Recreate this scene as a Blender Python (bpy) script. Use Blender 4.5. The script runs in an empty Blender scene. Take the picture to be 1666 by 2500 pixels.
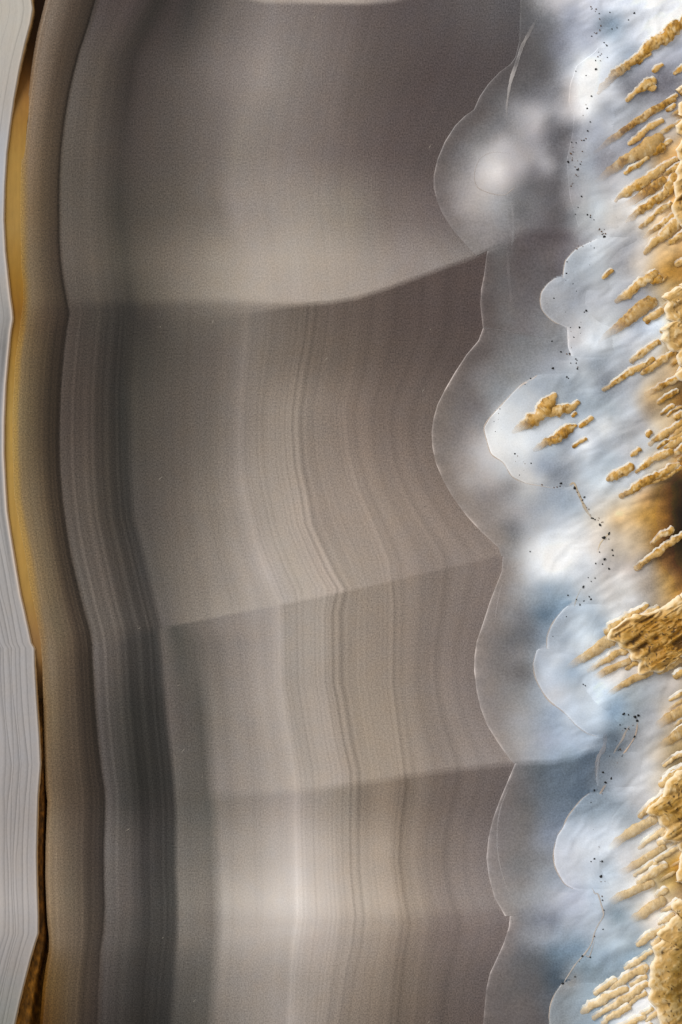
import bpy, math, random
import numpy as np
from mathutils import Vector

random.seed(7)
rng = np.random.RandomState(7)
SC = bpy.context.scene

# ------------------------------------------------------------------ camera, world, lamps, exposure
K = 0.03                      # metres of stone per thousand photograph pixels
U = K / 1000.0


def wx(x):
    return (np.asarray(x, float) - 833.0) * U


def wy(y):
    return (1250.0 - np.asarray(y, float)) * U


DIST = 0.32
cd = bpy.data.cameras.new('camera')
cam = bpy.data.objects.new('camera', cd)
SC.collection.objects.link(cam)
cam.location = (0, 0, DIST)
cd.sensor_fit = 'VERTICAL'
cd.sensor_height = 24.0
cd.lens = 24.0 * DIST / (2500 * U)
cd.clip_start = 0.005
cd.clip_end = 20.0
SC.camera = cam

w = bpy.data.worlds.new("World")
SC.world = w
w.use_nodes = True
w.node_tree.nodes['Background'].inputs[0].default_value = (1.0, 0.99, 0.975, 1)
w.node_tree.nodes['Background'].inputs[1].default_value = 0.50


def area(name, loc, size, power, col):
    ld = bpy.data.lights.new(name, 'AREA')
    ld.shape = 'SQUARE'
    ld.size = size
    ld.energy = power
    ld.color = col
    o = bpy.data.objects.new(name, ld)
    SC.collection.objects.link(o)
    o.location = loc
    o.rotation_euler = (-Vector(loc)).to_track_quat('-Z', 'Y').to_euler()
    return o


area('softbox', (-0.95, 0.85, 0.85), 0.7, 21.5, (1.0, 0.985, 0.96))
SC.view_settings.view_transform = 'Standard'
SC.view_settings.look = 'None'
SC.view_settings.exposure = 0
SC.view_settings.gamma = 1
GAIN = 1.0                    # light that a white, flat patch sends back


# ------------------------------------------------------------------ small tools
def lin(c):
    c = np.asarray(c, float) / 255.0
    return np.where(c <= 0.04045, c / 12.92, ((c + 0.055) / 1.055) ** 2.4) / GAIN


def sstep(a, b, x):
    t = np.clip((np.asarray(x, float) - a) / (b - a), 0, 1)
    return t * t * (3 - 2 * t)


def _hash(ix, iy, iz, seed):
    h = (ix.astype(np.int64) * 374761393 + iy.astype(np.int64) * 668265263
         + iz.astype(np.int64) * 2147483647 + seed * 974711) & 0xFFFFFFFF
    h = ((h ^ (h >> 13)) * 1274126177) & 0xFFFFFFFF
    h = ((h ^ (h >> 16)) * 2246822519) & 0xFFFFFFFF
    return ((h ^ (h >> 15)) & 0xFFFFFF) / float(0xFFFFFF)


def vnoise(x, y, z=0.0, seed=0):
    x, y, z = np.broadcast_arrays(np.asarray(x, float), np.asarray(y, float), np.asarray(z, float))
    fx, fy, fz = np.floor(x), np.floor(y), np.floor(z)
    tx, ty, tz = x - fx, y - fy, z - fz
    tx, ty, tz = [t * t * t * (t * (6 * t - 15) + 10) for t in (tx, ty, tz)]
    r = 0
    for dz in (0, 1):
        for dy in (0, 1):
            for dx in (0, 1):
                wgt = (tx if dx else 1 - tx) * (ty if dy else 1 - ty) * (tz if dz else 1 - tz)
                r = r + wgt * _hash(fx + dx, fy + dy, fz + dz, seed)
    return r * 2 - 1


def fbm(x, y, z=0.0, seed=0, n=4):
    r, a, f, t = 0, 1.0, 1.0, 0
    for i in range(n):
        r = r + a * vnoise(np.asarray(x) * f, np.asarray(y) * f, np.asarray(z) * f, seed + i * 17)
        t += a
        a *= 0.5
        f *= 2.03
    return r / t


def interp(pts, y):
    p = np.asarray(sorted(pts), float)
    return np.interp(y, p[:, 0], p[:, 1])


def smooth_path(pts, n):
    """Catmull-Rom through pts (k columns), n samples."""
    p = np.asarray(pts, float)
    if len(p) == 2:
        t = np.linspace(0, 1, n)[:, None]
        return p[0] * (1 - t) + p[1] * t
    p = np.vstack([2 * p[0] - p[1], p, 2 * p[-1] - p[-2]])
    m = len(p) - 3
    t = np.linspace(0, m - 1e-6, n)
    i = np.floor(t).astype(int)
    f = (t - i)[:, None]
    a, b, c, d = p[i], p[i + 1], p[i + 2], p[i + 3]
    return 0.5 * ((2 * b) + (-a + c) * f + (2 * a - 5 * b + 4 * c - d) * f ** 2 + (-a + 3 * b - 3 * c + d) * f ** 3)


COL = SC.collection


def grid_obj(name, X, Y, Z, C, mat, parent, wrap=False, fade=None, label=None):
    """One mesh object from a grid of photograph-scale coordinates (rows x columns)."""
    nr, nc = X.shape
    V = np.stack([wx(X), wy(Y), np.asarray(Z) * U], -1).reshape(-1, 3)
    r = np.arange(nr - 1)[:, None]
    c = np.arange(nc if wrap else nc - 1)[None, :]
    c1 = (c + 1) % nc
    F = np.stack([r * nc + c, (r + 1) * nc + c, (r + 1) * nc + c1, r * nc + c1], -1).reshape(-1, 4)
    me = bpy.data.meshes.new(name)
    me.vertices.add(len(V))
    me.vertices.foreach_set('co', V.ravel().astype(np.float32))
    me.loops.add(F.size)
    me.loops.foreach_set('vertex_index', F.ravel().astype(np.int32))
    me.polygons.add(len(F))
    me.polygons.foreach_set('loop_start', (np.arange(len(F)) * 4).astype(np.int32))
    me.polygons.foreach_set('use_smooth', np.ones(len(F), bool))
    me.update(calc_edges=True)
    at = me.attributes.new('mineral', 'FLOAT_COLOR', 'POINT')
    c4 = np.ones((len(V), 4), np.float32)
    c4[:, :3] = np.clip(C.reshape(-1, 3), 0.001, 0.95)
    at.data.foreach_set('color', c4.ravel())
    if fade is not None:
        a2 = me.attributes.new('veil', 'FLOAT', 'POINT')
        a2.data.foreach_set('value', np.broadcast_to(fade, X.shape).ravel().astype(np.float32))
    me.materials.append(mat)
    o = bpy.data.objects.new(name, me)
    COL.objects.link(o)
    o.parent = parent
    if label:
        o['label'] = label
    return o


def empty(name, loc=(0, 0, 0)):
    o = bpy.data.objects.new(name, None)
    COL.objects.link(o)
    o.location = loc
    o.empty_display_size = 0.005
    return o


# ------------------------------------------------------------------ materials
def node(nt, t, **kw):
    n = nt.nodes.new(t)
    for k, v in kw.items():
        setattr(n, k, v)
    return n


def stone_mat(name, grain=0.5, gsize=4.0, rough=0.5, spec=0.25, bump=0.0, bsize=6.0, stretch=1.0, veil=False, mottled=0.0):
    m = bpy.data.materials.new(name)
    m.use_nodes = True
    nt = m.node_tree
    bs = nt.nodes['Principled BSDF']
    L = nt.links.new
    at = node(nt, 'ShaderNodeAttribute', attribute_name='mineral')
    tc = node(nt, 'ShaderNodeTexCoord')
    mp = node(nt, 'ShaderNodeMapping')
    mp.inputs['Scale'].default_value = (1, 1 / stretch, 1)
    L(tc.outputs['Object'], mp.inputs[0])
    n1 = node(nt, 'ShaderNodeTexNoise')
    n1.inputs['Scale'].default_value = 1.0 / (gsize * U)
    n1.inputs['Detail'].default_value = 3
    n1.inputs['Roughness'].default_value = 0.65
    L(mp.outputs[0], n1.inputs['Vector'])
    # grain bites harder into the dark layers than into the pale ones
    sep = node(nt, 'ShaderNodeRGBToBW')
    L(at.outputs['Color'], sep.inputs[0])
    amt = node(nt, 'ShaderNodeMapRange')
    amt.inputs['From Min'].default_value = 0.03
    amt.inputs['From Max'].default_value = 0.5
    amt.inputs['To Min'].default_value = grain
    amt.inputs['To Max'].default_value = grain * 0.22
    L(sep.outputs[0], amt.inputs['Value'])
    sub = node(nt, 'ShaderNodeMath', operation='SUBTRACT')
    L(n1.outputs['Fac'], sub.inputs[0])
    sub.inputs[1].default_value = 0.5
    mul = node(nt, 'ShaderNodeMath', operation='MULTIPLY_ADD')
    L(sub.outputs[0], mul.inputs[0])
    L(amt.outputs[0], mul.inputs[1])
    mul.inputs[2].default_value = 1.0
    # slow warm / cool drift
    n2 = node(nt, 'ShaderNodeTexNoise')
    n2.inputs['Scale'].default_value = 1.0 / (45 * U)
    n2.inputs['Detail'].default_value = 3
    L(tc.outputs['Object'], n2.inputs['Vector'])
    rp = node(nt, 'ShaderNodeMix', data_type='RGBA')
    rp.inputs[6].default_value = (0.95, 0.99, 1.05, 1)
    rp.inputs[7].default_value = (1.04, 1.0, 0.95, 1)
    L(n2.outputs['Fac'], rp.inputs[0])
    v1 = node(nt, 'ShaderNodeVectorMath', operation='MULTIPLY')
    L(at.outputs['Color'], v1.inputs[0])
    L(rp.outputs[2], v1.inputs[1])
    v2 = node(nt, 'ShaderNodeVectorMath', operation='SCALE')
    L(v1.outputs[0], v2.inputs[0])
    L(mul.outputs[0], v2.inputs['Scale'])
    L(v2.outputs[0], bs.inputs['Base Color'])
    bs.inputs['Roughness'].default_value = rough
    bs.inputs['Specular IOR Level'].default_value = spec
    if bump:
        n3 = node(nt, 'ShaderNodeTexNoise')
        n3.inputs['Scale'].default_value = 1.0 / (bsize * U)
        n3.inputs['Detail'].default_value = 4
        L(mp.outputs[0], n3.inputs['Vector'])
        b = node(nt, 'ShaderNodeBump')
        b.inputs['Strength'].default_value = bump
        b.inputs['Distance'].default_value = 2.0 * U
        L(n3.outputs['Fac'], b.inputs['Height'])
        L(b.outputs[0], bs.inputs['Normal'])
    if veil:
        a2 = node(nt, 'ShaderNodeAttribute', attribute_name='veil')
        L(a2.outputs['Fac'], bs.inputs['Alpha'])
    return m


M_BODY = stone_mat('banded_chalcedony', grain=2.5, gsize=3.3, rough=0.42, spec=0.2, stretch=1.25)
M_SHEET = stone_mat('milky_chalcedony', grain=1.5, gsize=4.0, rough=0.38, spec=0.28, bump=0.10, bsize=14)
M_RIND = stone_mat('pale_rind_stone', grain=0.5, gsize=3.5, rough=0.6, spec=0.2, bump=0.15, bsize=5, stretch=2.5)
M_OCHRE = stone_mat('ochre_stain', grain=0.5, gsize=10, rough=0.5, spec=0.2, stretch=5)
M_BROWN = stone_mat('brown_fracture', grain=2.2, gsize=9, rough=0.75, spec=0.15, bump=0.7, bsize=8, stretch=2.2)
M_FINGER = stone_mat('ochre_mineral', grain=1.7, gsize=5, rough=0.5, spec=0.3, bump=0.6, bsize=6, veil=True)
M_CRUST = stone_mat('ochre_crust', grain=1.0, gsize=5, rough=0.55, spec=0.3, bump=0.4, bsize=5)
M_VEIN = stone_mat('pale_growth_line', grain=0.2, gsize=6, rough=0.5, spec=0.2, veil=True)


def plain(name, col, rough=0.5):
    m = bpy.data.materials.new(name)
    m.use_nodes = True
    b = m.node_tree.nodes['Principled BSDF']
    n = node(m.node_tree, 'ShaderNodeTexNoise')
    n.inputs['Scale'].default_value = 1 / (12 * U)
    mx = node(m.node_tree, 'ShaderNodeMix', data_type='RGBA')
    mx.inputs[6].default_value = (*(0.7 * np.array(col)), 1)
    mx.inputs[7].default_value = (*(1.3 * np.array(col)), 1)
    m.node_tree.links.new(n.outputs['Fac'], mx.inputs[0])
    m.node_tree.links.new(mx.outputs[2], b.inputs['Base Color'])
    b.inputs['Roughness'].default_value = rough
    b.inputs['Specular IOR Level'].default_value = 0.25
    return m


M_BLACK = plain('black_oxide', (0.006, 0.005, 0.005), 0.4)
M_RUST = plain('rust_oxide', (0.13, 0.065, 0.03), 0.6)
M_TABLE = plain('dark_table', (0.03, 0.022, 0.016), 0.7)
M_CORE = plain('stone_core', (0.10, 0.08, 0.06), 0.7)

# ------------------------------------------------------------------ traced curves (photograph pixels, (y, x))
Y0, Y1 = -260.0, 2760.0
R_EDGE = [(-260, 92), (0, 80), (21, 83), (54, 78), (107, 64), (166, 51), (241, 37.5), (316, 27), (375, 20), (455, 15), (536, 13), (616, 17), (684, 24),
          (732, 29.5), (759, 33.5), (778, 35), (812, 29.5), (879, 23), (946, 17.4), (1027, 14), (1107, 13.4), (1188, 17.4), (1249, 21.4),
          (1304, 29.5), (1370, 40), (1451, 53.6), (1496, 64), (1571, 80), (1582, 87), (1625, 88), (1705, 92.4), (1799, 99), (1866, 102),
          (1942, 96), (2009, 94), (2089, 92.4), (2170, 94), (2237, 96.4), (2279, 96), (2304, 88), (2338, 77.7), (2392, 64), (2445, 51), (2500, 39), (2760, -30)]
A = [(-260, 185), (0, 110), (32, 102), (75, 91), (120, 83), (166, 76), (204, 72), (246, 67), (308, 59), (375, 54), (429, 51), (509, 50), (589, 51), (652, 52),
     (692, 56), (732, 57), (775, 52), (812, 47), (879, 37), (1000, 31), (1107, 31), (1214, 35), (1277, 46), (1357, 62), (1437, 74), (1500, 88), (1571, 100),
     (1625, 104), (1705, 105), (1732, 106), (1790, 106), (1866, 108), (1923, 111), (1958, 115), (1987, 114), (2062, 111), (2143, 110), (2210, 112.5), (2255, 115),
     (2290, 119), (2320, 119), (2357, 112), (2411, 104), (2500, 97), (2760, 60)]
B = [(-260, 330), (0, 233), (67, 214), (129, 193), (182, 179.5), (228, 169), (295, 158), (362, 150), (429, 146), (509, 145), (589, 146), (638, 149), (687, 155), (745, 166),
     (767, 170), (807, 163), (879, 155), (960, 149), (1054, 146), (1134, 147), (1214, 153), (1290, 163), (1357, 174), (1416, 187.5), (1486, 204), (1542, 220),
     (1571, 225), (1638, 228), (1732, 233), (1813, 240), (1888, 249), (1929, 256), (1982, 257), (2062, 254), (2143, 254), (2210, 256), (2277, 252),
     (2330, 245), (2397, 241), (2500, 238), (2760, 225)]
C = [(-260, 500), (0, 400), (138, 322), (266, 305), (372, 294), (510, 290), (637, 304), (765, 320), (956, 309), (1116, 312), (1155, 313), (1263, 321), (1345, 343), (1423, 361),
     (1495, 379), (1534, 389), (1602, 395), (1668, 398), (1773, 407), (1880, 418), (1987, 425), (2130, 425), (2202, 429), (2291, 429), (2380, 418), (2500, 410), (2760, 395)]
D = [(-260, 560), (0, 470), (180, 430), (370, 420), (640, 430), (765, 430), (1000, 420), (1250, 425), (1400, 450), (1530, 470), (1570, 495), (1750, 515), (1900, 525),
     (2080, 530), (2200, 533), (2275, 533), (2400, 525), (2500, 518), (2760, 500)]
E = [(-260, 740), (0, 675), (107, 636), (250, 603), (357, 571), (464, 564), (589, 600), (700, 606), (786, 602), (834, 600), (905, 592), (995, 586), (1084, 584), (1155, 587), (1209, 596),
     (1263, 611), (1316, 621), (1370, 639), (1416, 657), (1466, 679), (1495, 682), (1668, 685), (1773, 700), (1880, 718), (1937, 723), (1987, 721), (2130, 725),
     (2237, 727), (2309, 716), (2380, 711), (2500, 707), (2760, 690)]
F = [(-260, 860), (0, 800), (250, 745), (464, 720), (700, 750), (764, 752), (834, 743), (905, 729), (995, 716), (1048, 714), (1138, 720), (1202, 734), (1280, 746), (1345, 775), (1398, 800),
     (1438, 825), (1495, 812), (1668, 814), (1702, 822), (1809, 839), (1880, 856), (1923, 857), (2023, 855), (2130, 857), (2237, 868), (2309, 861), (2380, 845), (2500, 829), (2760, 800)]
H = [(-260, 1010), (0, 960), (250, 900), (464, 875), (700, 890), (905, 868), (1000, 846), (1100, 855), (1191, 879), (1298, 925), (1370, 954), (1477, 964), (1668, 961), (1773, 974), (1916, 992),
     (2023, 979), (2095, 975), (2184, 986), (2255, 1000), (2345, 986), (2500, 971), (2760, 950)]
# front edge of the grey translucent lobes, one list per growth sector
L1 = [(-260, 1275), (0, 1271), (100, 1268), (140, 1258), (157, 1246), (175, 1221), (204, 1193), (236, 1171), (268, 1157), (282, 1136), (307, 1111), (346, 1086), (389, 1068), (429, 1059),
      (457, 1059), (493, 1068), (525, 1082), (560, 1105), (600, 1140), (640, 1178)]
L2 = [(590, 1196), (623, 1188), (671, 1182), (707, 1175), (743, 1173), (800, 1179)]
L3 = [(800, 1180), (832, 1168), (866, 1139), (909, 1111), (952, 1086), (988, 1068), (1020, 1059), (1055, 1054), (1091, 1056), (1130, 1064), (1173, 1082), (1216, 1107), (1259, 1139), (1298, 1175), (1338, 1218), (1365, 1226)]
L4 = [(1355, 1228), (1395, 1225), (1413, 1218), (1470, 1196), (1523, 1179), (1566, 1164), (1602, 1159), (1638, 1158), (1668, 1162), (1687, 1164), (1727, 1173), (1770, 1189), (1816, 1218), (1855, 1246), (1866, 1257)]
L5 = [(1860, 1260), (1866, 1257), (1909, 1239), (1952, 1221), (1998, 1204), (2045, 1193), (2095, 1188), (2137, 1193), (2191, 1207), (2241, 1236)]
L6 = [(2225, 1246), (2262, 1243), (2305, 1229), (2345, 1211), (2377, 1196), (2412, 1188), (2452, 1184), (2500, 1180), (2760, 1165)]


def lobe_front(y):
    y = np.asarray(y, float)
    r = interp(L1, y)
    for lst, a in ((L2, 612), (L3, 800), (L4, 1360), (L5, 1864), (L6, 2240)):
        r = np.where(y > a, interp(lst, y), r)
    return r


# growth-sector seams, (x, y)
S0 = [(-400, -120), (300, -40), (560, -8), (650, 7), (900, 10), (960, 5), (1040, -14), (1300, -80), (2000, -120)]
S1 = [(-400, 775), (35, 776), (165, 770), (300, 763), (450, 758), (600, 753), (740, 743), (800, 739), (871, 728), (943, 705), (1014, 680), (1086, 653), (1157, 628), (1193, 611),
      (1246, 586), (1271, 571), (1293, 564), (1360, 563), (1410, 562), (2000, 562)]
S15 = [(1000, 800), (1179, 800), (1229, 807), (1330, 825), (2000, 825)]
S2 = [(-400, 1582), (87, 1582), (225, 1562), (320, 1546), (389, 1534), (461, 1521), (521, 1509), (586, 1495), (657, 1482), (729, 1468), (800, 1454), (857, 1441), (943, 1423), (1014, 1405),
      (1121, 1380), (1211, 1359), (1240, 1358), (2000, 1358)]
S3 = [(-400, 1960), (112, 1960), (257, 1955), (425, 1948), (532, 1943), (693, 1934), (800, 1923), (889, 1912), (986, 1896), (1068, 1884), (1157, 1875), (1254, 1864), (1300, 1862),
      (1353, 1861), (1396, 1852), (1434, 1836), (1460, 1828), (2000, 1828)]
S4 = [(-400, 2282), (96, 2282), (250, 2275), (430, 2268), (850, 2262), (1014, 2258), (1261, 2234), (2000, 2234)]


def seam(lst, x):
    p = np.asarray(lst, float)
    return np.interp(x, p[:, 0], p[:, 1])


TOPL, BOTL = [(-400, Y0), (2000, Y0)], [(-400, Y1), (2000, Y1)]
CURVES = [A, B, C, D, E, F, H]


_yy = np.arange(Y0, Y1 + 1, 4.0)
_lf = lobe_front(_yy) + 34
_kn = np.exp(-(np.arange(-14, 15) * 4 / 26.0) ** 2)
_lf = np.convolve(np.pad(_lf, 14, mode='edge'), _kn / _kn.sum(), 'valid')


def warp(s, y):
    """x of growth layer s (0 = outer wall, 7 = under the lobes) at height y."""
    s, y = np.broadcast_arrays(np.asarray(s, float), np.asarray(y, float))
    xs = [interp(c, y) for c in CURVES] + [np.interp(y, _yy, _lf)]
    i = np.clip(np.floor(s).astype(int), 0, 6)
    st = np.stack(xs, 0).reshape(8, -1)
    k = np.arange(st.shape[1])
    lo = st[i.ravel(), k].reshape(s.shape)
    hi = st[i.ravel() + 1, k].reshape(s.shape)
    return lo + (hi - lo) * (s - i)


# layer colours, inner glow and sheen painted in, along rows of each sector: (y, [(x, r, g, b), ...])
ROWS = {
    0: [(0, [(110, 118, 105, 92), (560, 110, 104, 98), (640, 150, 142, 134), (700, 160, 150, 142), (850, 165, 155, 146), (960, 130, 122, 118), (1100, 95, 90, 90)])],
    1: [(0, [(110, 112, 99, 86), (135, 112, 101, 90), (180, 74, 64, 55), (220, 52, 45, 38), (233, 50, 43, 37), (247, 75, 68, 66), (330, 70, 62, 60), (390, 46, 43, 40), (430, 60, 54, 52), (470, 58, 55, 53), (560, 98, 92, 88), (680, 122, 115, 112), (800, 110, 102, 99), (900, 92, 84, 82), (1000, 86, 79, 79), (1100, 84, 79, 79), (1200, 88, 85, 86), (1270, 84, 83, 86)]),
        (180, [(74, 118, 98, 76), (95, 122, 108, 94), (140, 74, 63, 52), (178, 57, 49, 41), (188, 90, 84, 79), (240, 82, 75, 68), (318, 52, 47, 44), (345, 66, 60, 57), (430, 84, 78, 74), (540, 112, 105, 101), (640, 138, 130, 125), (700, 130, 123, 118), (800, 110, 102, 98), (900, 92, 84, 80), (1050, 78, 70, 69), (1200, 78, 72, 72)]),
        (370, [(55, 128, 106, 76), (75, 120, 104, 86), (110, 85, 73, 59), (146, 62, 53, 43), (158, 88, 82, 75), (220, 86, 79, 72), (292, 62, 57, 53), (330, 72, 66, 62), (430, 86, 80, 75), (530, 108, 101, 96), (575, 124, 117, 110), (700, 122, 114, 109), (850, 102, 93, 89), (950, 90, 81, 79), (1060, 84, 76, 74)]),
        (510, [(50, 135, 110, 70), (72, 116, 99, 77), (105, 83, 71, 56), (141, 62, 53, 43), (153, 88, 82, 75), (230, 84, 78, 71), (289, 60, 57, 52), (330, 74, 69, 63), (430, 92, 86, 79), (530, 112, 105, 98), (575, 136, 128, 122), (680, 142, 134, 127), (760, 140, 132, 124), (860, 130, 122, 113), (950, 112, 103, 98), (1060, 105, 96, 94)]),
        (640, [(55, 125, 105, 72), (75, 112, 98, 78), (105, 85, 74, 60), (145, 60, 51, 43), (157, 92, 85, 78), (230, 90, 83, 75), (303, 72, 68, 61), (340, 88, 82, 74), (430, 112, 104, 95), (530, 138, 130, 120), (620, 158, 149, 140), (720, 165, 156, 146), (820, 160, 150, 140), (900, 150, 141, 133), (1000, 140, 131, 126), (1100, 135, 128, 124), (1180, 125, 120, 117)]),
        (720, [(58, 122, 105, 76), (80, 110, 96, 76), (110, 86, 74, 59), (158, 56, 49, 41), (170, 86, 79, 72), (240, 82, 76, 69), (313, 62, 59, 54), (345, 82, 77, 69), (430, 112, 105, 96), (530, 140, 132, 122), (620, 160, 151, 141), (720, 166, 156, 147), (800, 162, 152, 142), (860, 158, 148, 139), (1000, 145, 136, 130)]),
        (760, [(55, 120, 102, 70), (80, 106, 92, 72), (110, 80, 68, 55), (163, 51, 44, 37), (174, 74, 67, 61), (240, 66, 61, 56), (315, 48, 46, 43), (345, 66, 62, 57), (430, 92, 86, 79), (530, 120, 113, 105), (620, 144, 135, 126), (720, 163, 153, 143), (800, 164, 154, 143), (860, 160, 150, 139), (1000, 147, 138, 132)])],
    2: [(772, [(52, 150, 112, 45), (70, 112, 92, 64), (100, 80, 67, 52), (162, 48, 40, 34), (175, 72, 65, 60), (240, 62, 58, 53), (310, 46, 44, 41), (360, 60, 56, 52), (430, 84, 79, 73), (530, 100, 94, 87), (604, 114, 107, 100), (660, 108, 100, 93), (740, 101, 92, 84), (800, 98, 88, 81), (900, 90, 80, 74), (1000, 84, 74, 70), (1180, 80, 71, 69)]),
        (860, [(42, 156, 122, 62), (57, 116, 99, 72), (85, 88, 75, 57), (120, 60, 51, 40), (151, 46, 39, 32), (161, 76, 68, 62), (225, 64, 58, 53), (304, 44, 42, 39), (335, 60, 57, 52), (430, 80, 75, 69), (530, 96, 89, 83), (598, 118, 110, 103), (640, 112, 104, 96), (738, 108, 98, 89), (860, 98, 88, 80), (950, 90, 80, 74), (1150, 84, 75, 72)]),
        (1000, [(35, 158, 128, 66), (48, 122, 106, 78), (75, 90, 78, 59), (105, 62, 53, 42), (142, 45, 38, 30), (151, 76, 68, 62), (210, 72, 64, 58), (250, 58, 53, 48), (300, 45, 44, 41), (330, 70, 66, 60), (430, 86, 80, 74), (530, 104, 97, 90), (585, 125, 117, 110), (640, 126, 117, 108), (716, 138, 128, 118), (760, 128, 118, 109), (860, 120, 108, 99), (950, 108, 97, 90), (1054, 104, 94, 88)]),
        (1250, [(45, 160, 128, 66), (62, 124, 106, 78), (85, 105, 92, 72), (120, 75, 64, 50), (152, 52, 44, 36), (163, 88, 81, 75), (220, 84, 77, 70), (265, 64, 59, 53), (314, 50, 48, 45), (332, 76, 72, 68), (430, 98, 91, 84), (530, 125, 117, 108), (605, 150, 141, 133), (660, 150, 141, 132), (738, 158, 147, 137), (770, 150, 138, 128), (860, 148, 136, 126), (950, 138, 126, 116), (1100, 128, 116, 108)]),
        (1400, [(72, 156, 122, 66), (92, 125, 107, 80), (122, 97, 85, 67), (150, 70, 60, 48), (179, 52, 45, 38), (192, 96, 90, 84), (250, 88, 81, 75), (295, 68, 63, 58), (350, 58, 56, 54), (370, 86, 82, 77), (450, 112, 105, 97), (560, 140, 132, 124), (660, 172, 163, 156), (720, 168, 159, 149), (800, 165, 153, 143), (830, 158, 147, 136), (900, 150, 139, 129), (1000, 138, 127, 119), (1150, 132, 122, 116)]),
        (1520, [(92, 135, 112, 78), (112, 122, 106, 84), (140, 97, 86, 69), (180, 70, 60, 50), (211, 57, 50, 43), (223, 100, 94, 88), (280, 90, 84, 78), (320, 70, 66, 62), (380, 64, 61, 58), (398, 95, 90, 86), (460, 122, 115, 107), (520, 140, 132, 123), (600, 158, 150, 142), (700, 172, 164, 156), (800, 168, 157, 147), (1000, 138, 127, 119), (1150, 132, 122, 116)])],
    3: [(1570, [(103, 128, 108, 82), (120, 124, 110, 92), (150, 95, 82, 66), (190, 62, 53, 44), (220, 50, 43, 36), (231, 102, 96, 92), (280, 85, 79, 74), (310, 62, 59, 56), (382, 54, 53, 51), (398, 94, 89, 84), (440, 80, 78, 73), (500, 104, 98, 92), (600, 138, 130, 124), (680, 160, 152, 146), (700, 152, 144, 136), (790, 150, 141, 132), (815, 138, 128, 118), (860, 142, 131, 120), (960, 132, 121, 111), (1050, 122, 112, 105), (1160, 120, 110, 105)]),
        (1750, [(107, 116, 95, 66), (130, 112, 97, 76), (160, 82, 71, 58), (200, 58, 50, 42), (231, 45, 39, 33), (243, 86, 81, 78), (290, 68, 65, 61), (325, 46, 45, 42), (398, 47, 46, 44), (414, 92, 86, 82), (490, 82, 79, 74), (522, 118, 112, 105), (600, 140, 132, 125), (690, 165, 156, 148), (720, 156, 147, 138), (800, 160, 150, 141), (830, 146, 135, 124), (880, 150, 138, 125), (986, 138, 127, 116), (1060, 130, 120, 112), (1170, 130, 121, 117)]),
        (1900, [(110, 118, 96, 68), (130, 105, 90, 72), (165, 80, 69, 57), (210, 60, 52, 44), (247, 48, 42, 37), (259, 86, 81, 78), (300, 64, 62, 59), (340, 42, 41, 38), (416, 48, 47, 45), (430, 92, 88, 83), (500, 88, 85, 80), (530, 128, 121, 115), (620, 146, 138, 131), (715, 170, 161, 153), (760, 162, 153, 144), (840, 160, 149, 139), (860, 148, 137, 126), (900, 155, 143, 130), (990, 146, 134, 122), (1080, 138, 128, 121), (1200, 138, 130, 126)])],
    4: [(1950, [(114, 122, 102, 76), (130, 116, 102, 83), (165, 88, 76, 64), (215, 62, 54, 47), (253, 52, 47, 42), (264, 92, 87, 84), (300, 68, 66, 63), (345, 46, 44, 42), (420, 52, 50, 48), (434, 90, 87, 82), (510, 88, 86, 81), (534, 116, 110, 103), (620, 134, 126, 119), (722, 158, 149, 143), (760, 146, 137, 129), (850, 130, 121, 111), (885, 124, 113, 102), (940, 132, 119, 106), (990, 108, 97, 87), (1010, 118, 107, 97), (1080, 104, 94, 88), (1250, 100, 93, 92)]),
        (2080, [(111, 132, 113, 88), (135, 125, 110, 92), (170, 92, 82, 70), (210, 68, 60, 53), (251, 60, 54, 50), (261, 108, 103, 99), (305, 92, 87, 83), (350, 62, 59, 57), (421, 59, 58, 56), (436, 104, 100, 95), (515, 108, 104, 98), (542, 142, 135, 128), (620, 158, 150, 142), (724, 188, 180, 174), (760, 180, 171, 163), (856, 158, 147, 136), (880, 165, 153, 141), (940, 160, 147, 134), (977, 134, 122, 110), (1000, 140, 128, 117), (1080, 122, 112, 105), (1190, 120, 112, 110)]),
        (2200, [(112, 135, 115, 90), (140, 128, 113, 94), (175, 98, 88, 75), (215, 72, 64, 56), (253, 64, 58, 53), (263, 104, 99, 95), (305, 95, 89, 85), (355, 64, 62, 60), (425, 65, 64, 61), (440, 118, 113, 106), (518, 122, 116, 109), (547, 168, 161, 153), (630, 184, 176, 168), (726, 208, 201, 195), (770, 196, 187, 179), (866, 172, 161, 150), (890, 175, 164, 152), (945, 172, 159, 146), (990, 148, 135, 122), (1010, 150, 138, 126), (1080, 138, 127, 120), (1200, 134, 126, 123)]),
        (2262, [(115, 125, 106, 80), (140, 124, 109, 90), (180, 97, 86, 73), (220, 72, 64, 56), (251, 66, 59, 53), (262, 98, 93, 89), (305, 88, 83, 79), (355, 62, 60, 58), (425, 65, 63, 60), (440, 114, 109, 103), (520, 116, 110, 104), (547, 160, 153, 146), (630, 178, 170, 163), (722, 196, 188, 181), (770, 188, 179, 171), (864, 164, 153, 143), (887, 166, 155, 144), (942, 160, 148, 136), (988, 140, 128, 116), (1010, 142, 130, 119), (1080, 130, 119, 113), (1220, 128, 119, 117)])],
    5: [(2275, [(117, 112, 92, 66), (140, 120, 104, 86), (180, 95, 84, 72), (220, 72, 64, 56), (249, 66, 59, 53), (260, 96, 90, 86), (305, 84, 80, 76), (355, 60, 58, 55), (424, 64, 62, 59), (440, 110, 105, 99), (520, 112, 107, 101), (547, 154, 147, 140), (630, 170, 162, 155), (720, 184, 176, 169), (770, 176, 166, 159), (862, 154, 144, 135), (885, 152, 141, 131), (940, 146, 134, 123), (985, 128, 116, 106), (1010, 130, 118, 108), (1080, 116, 105, 100), (1240, 114, 105, 103)]),
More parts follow.
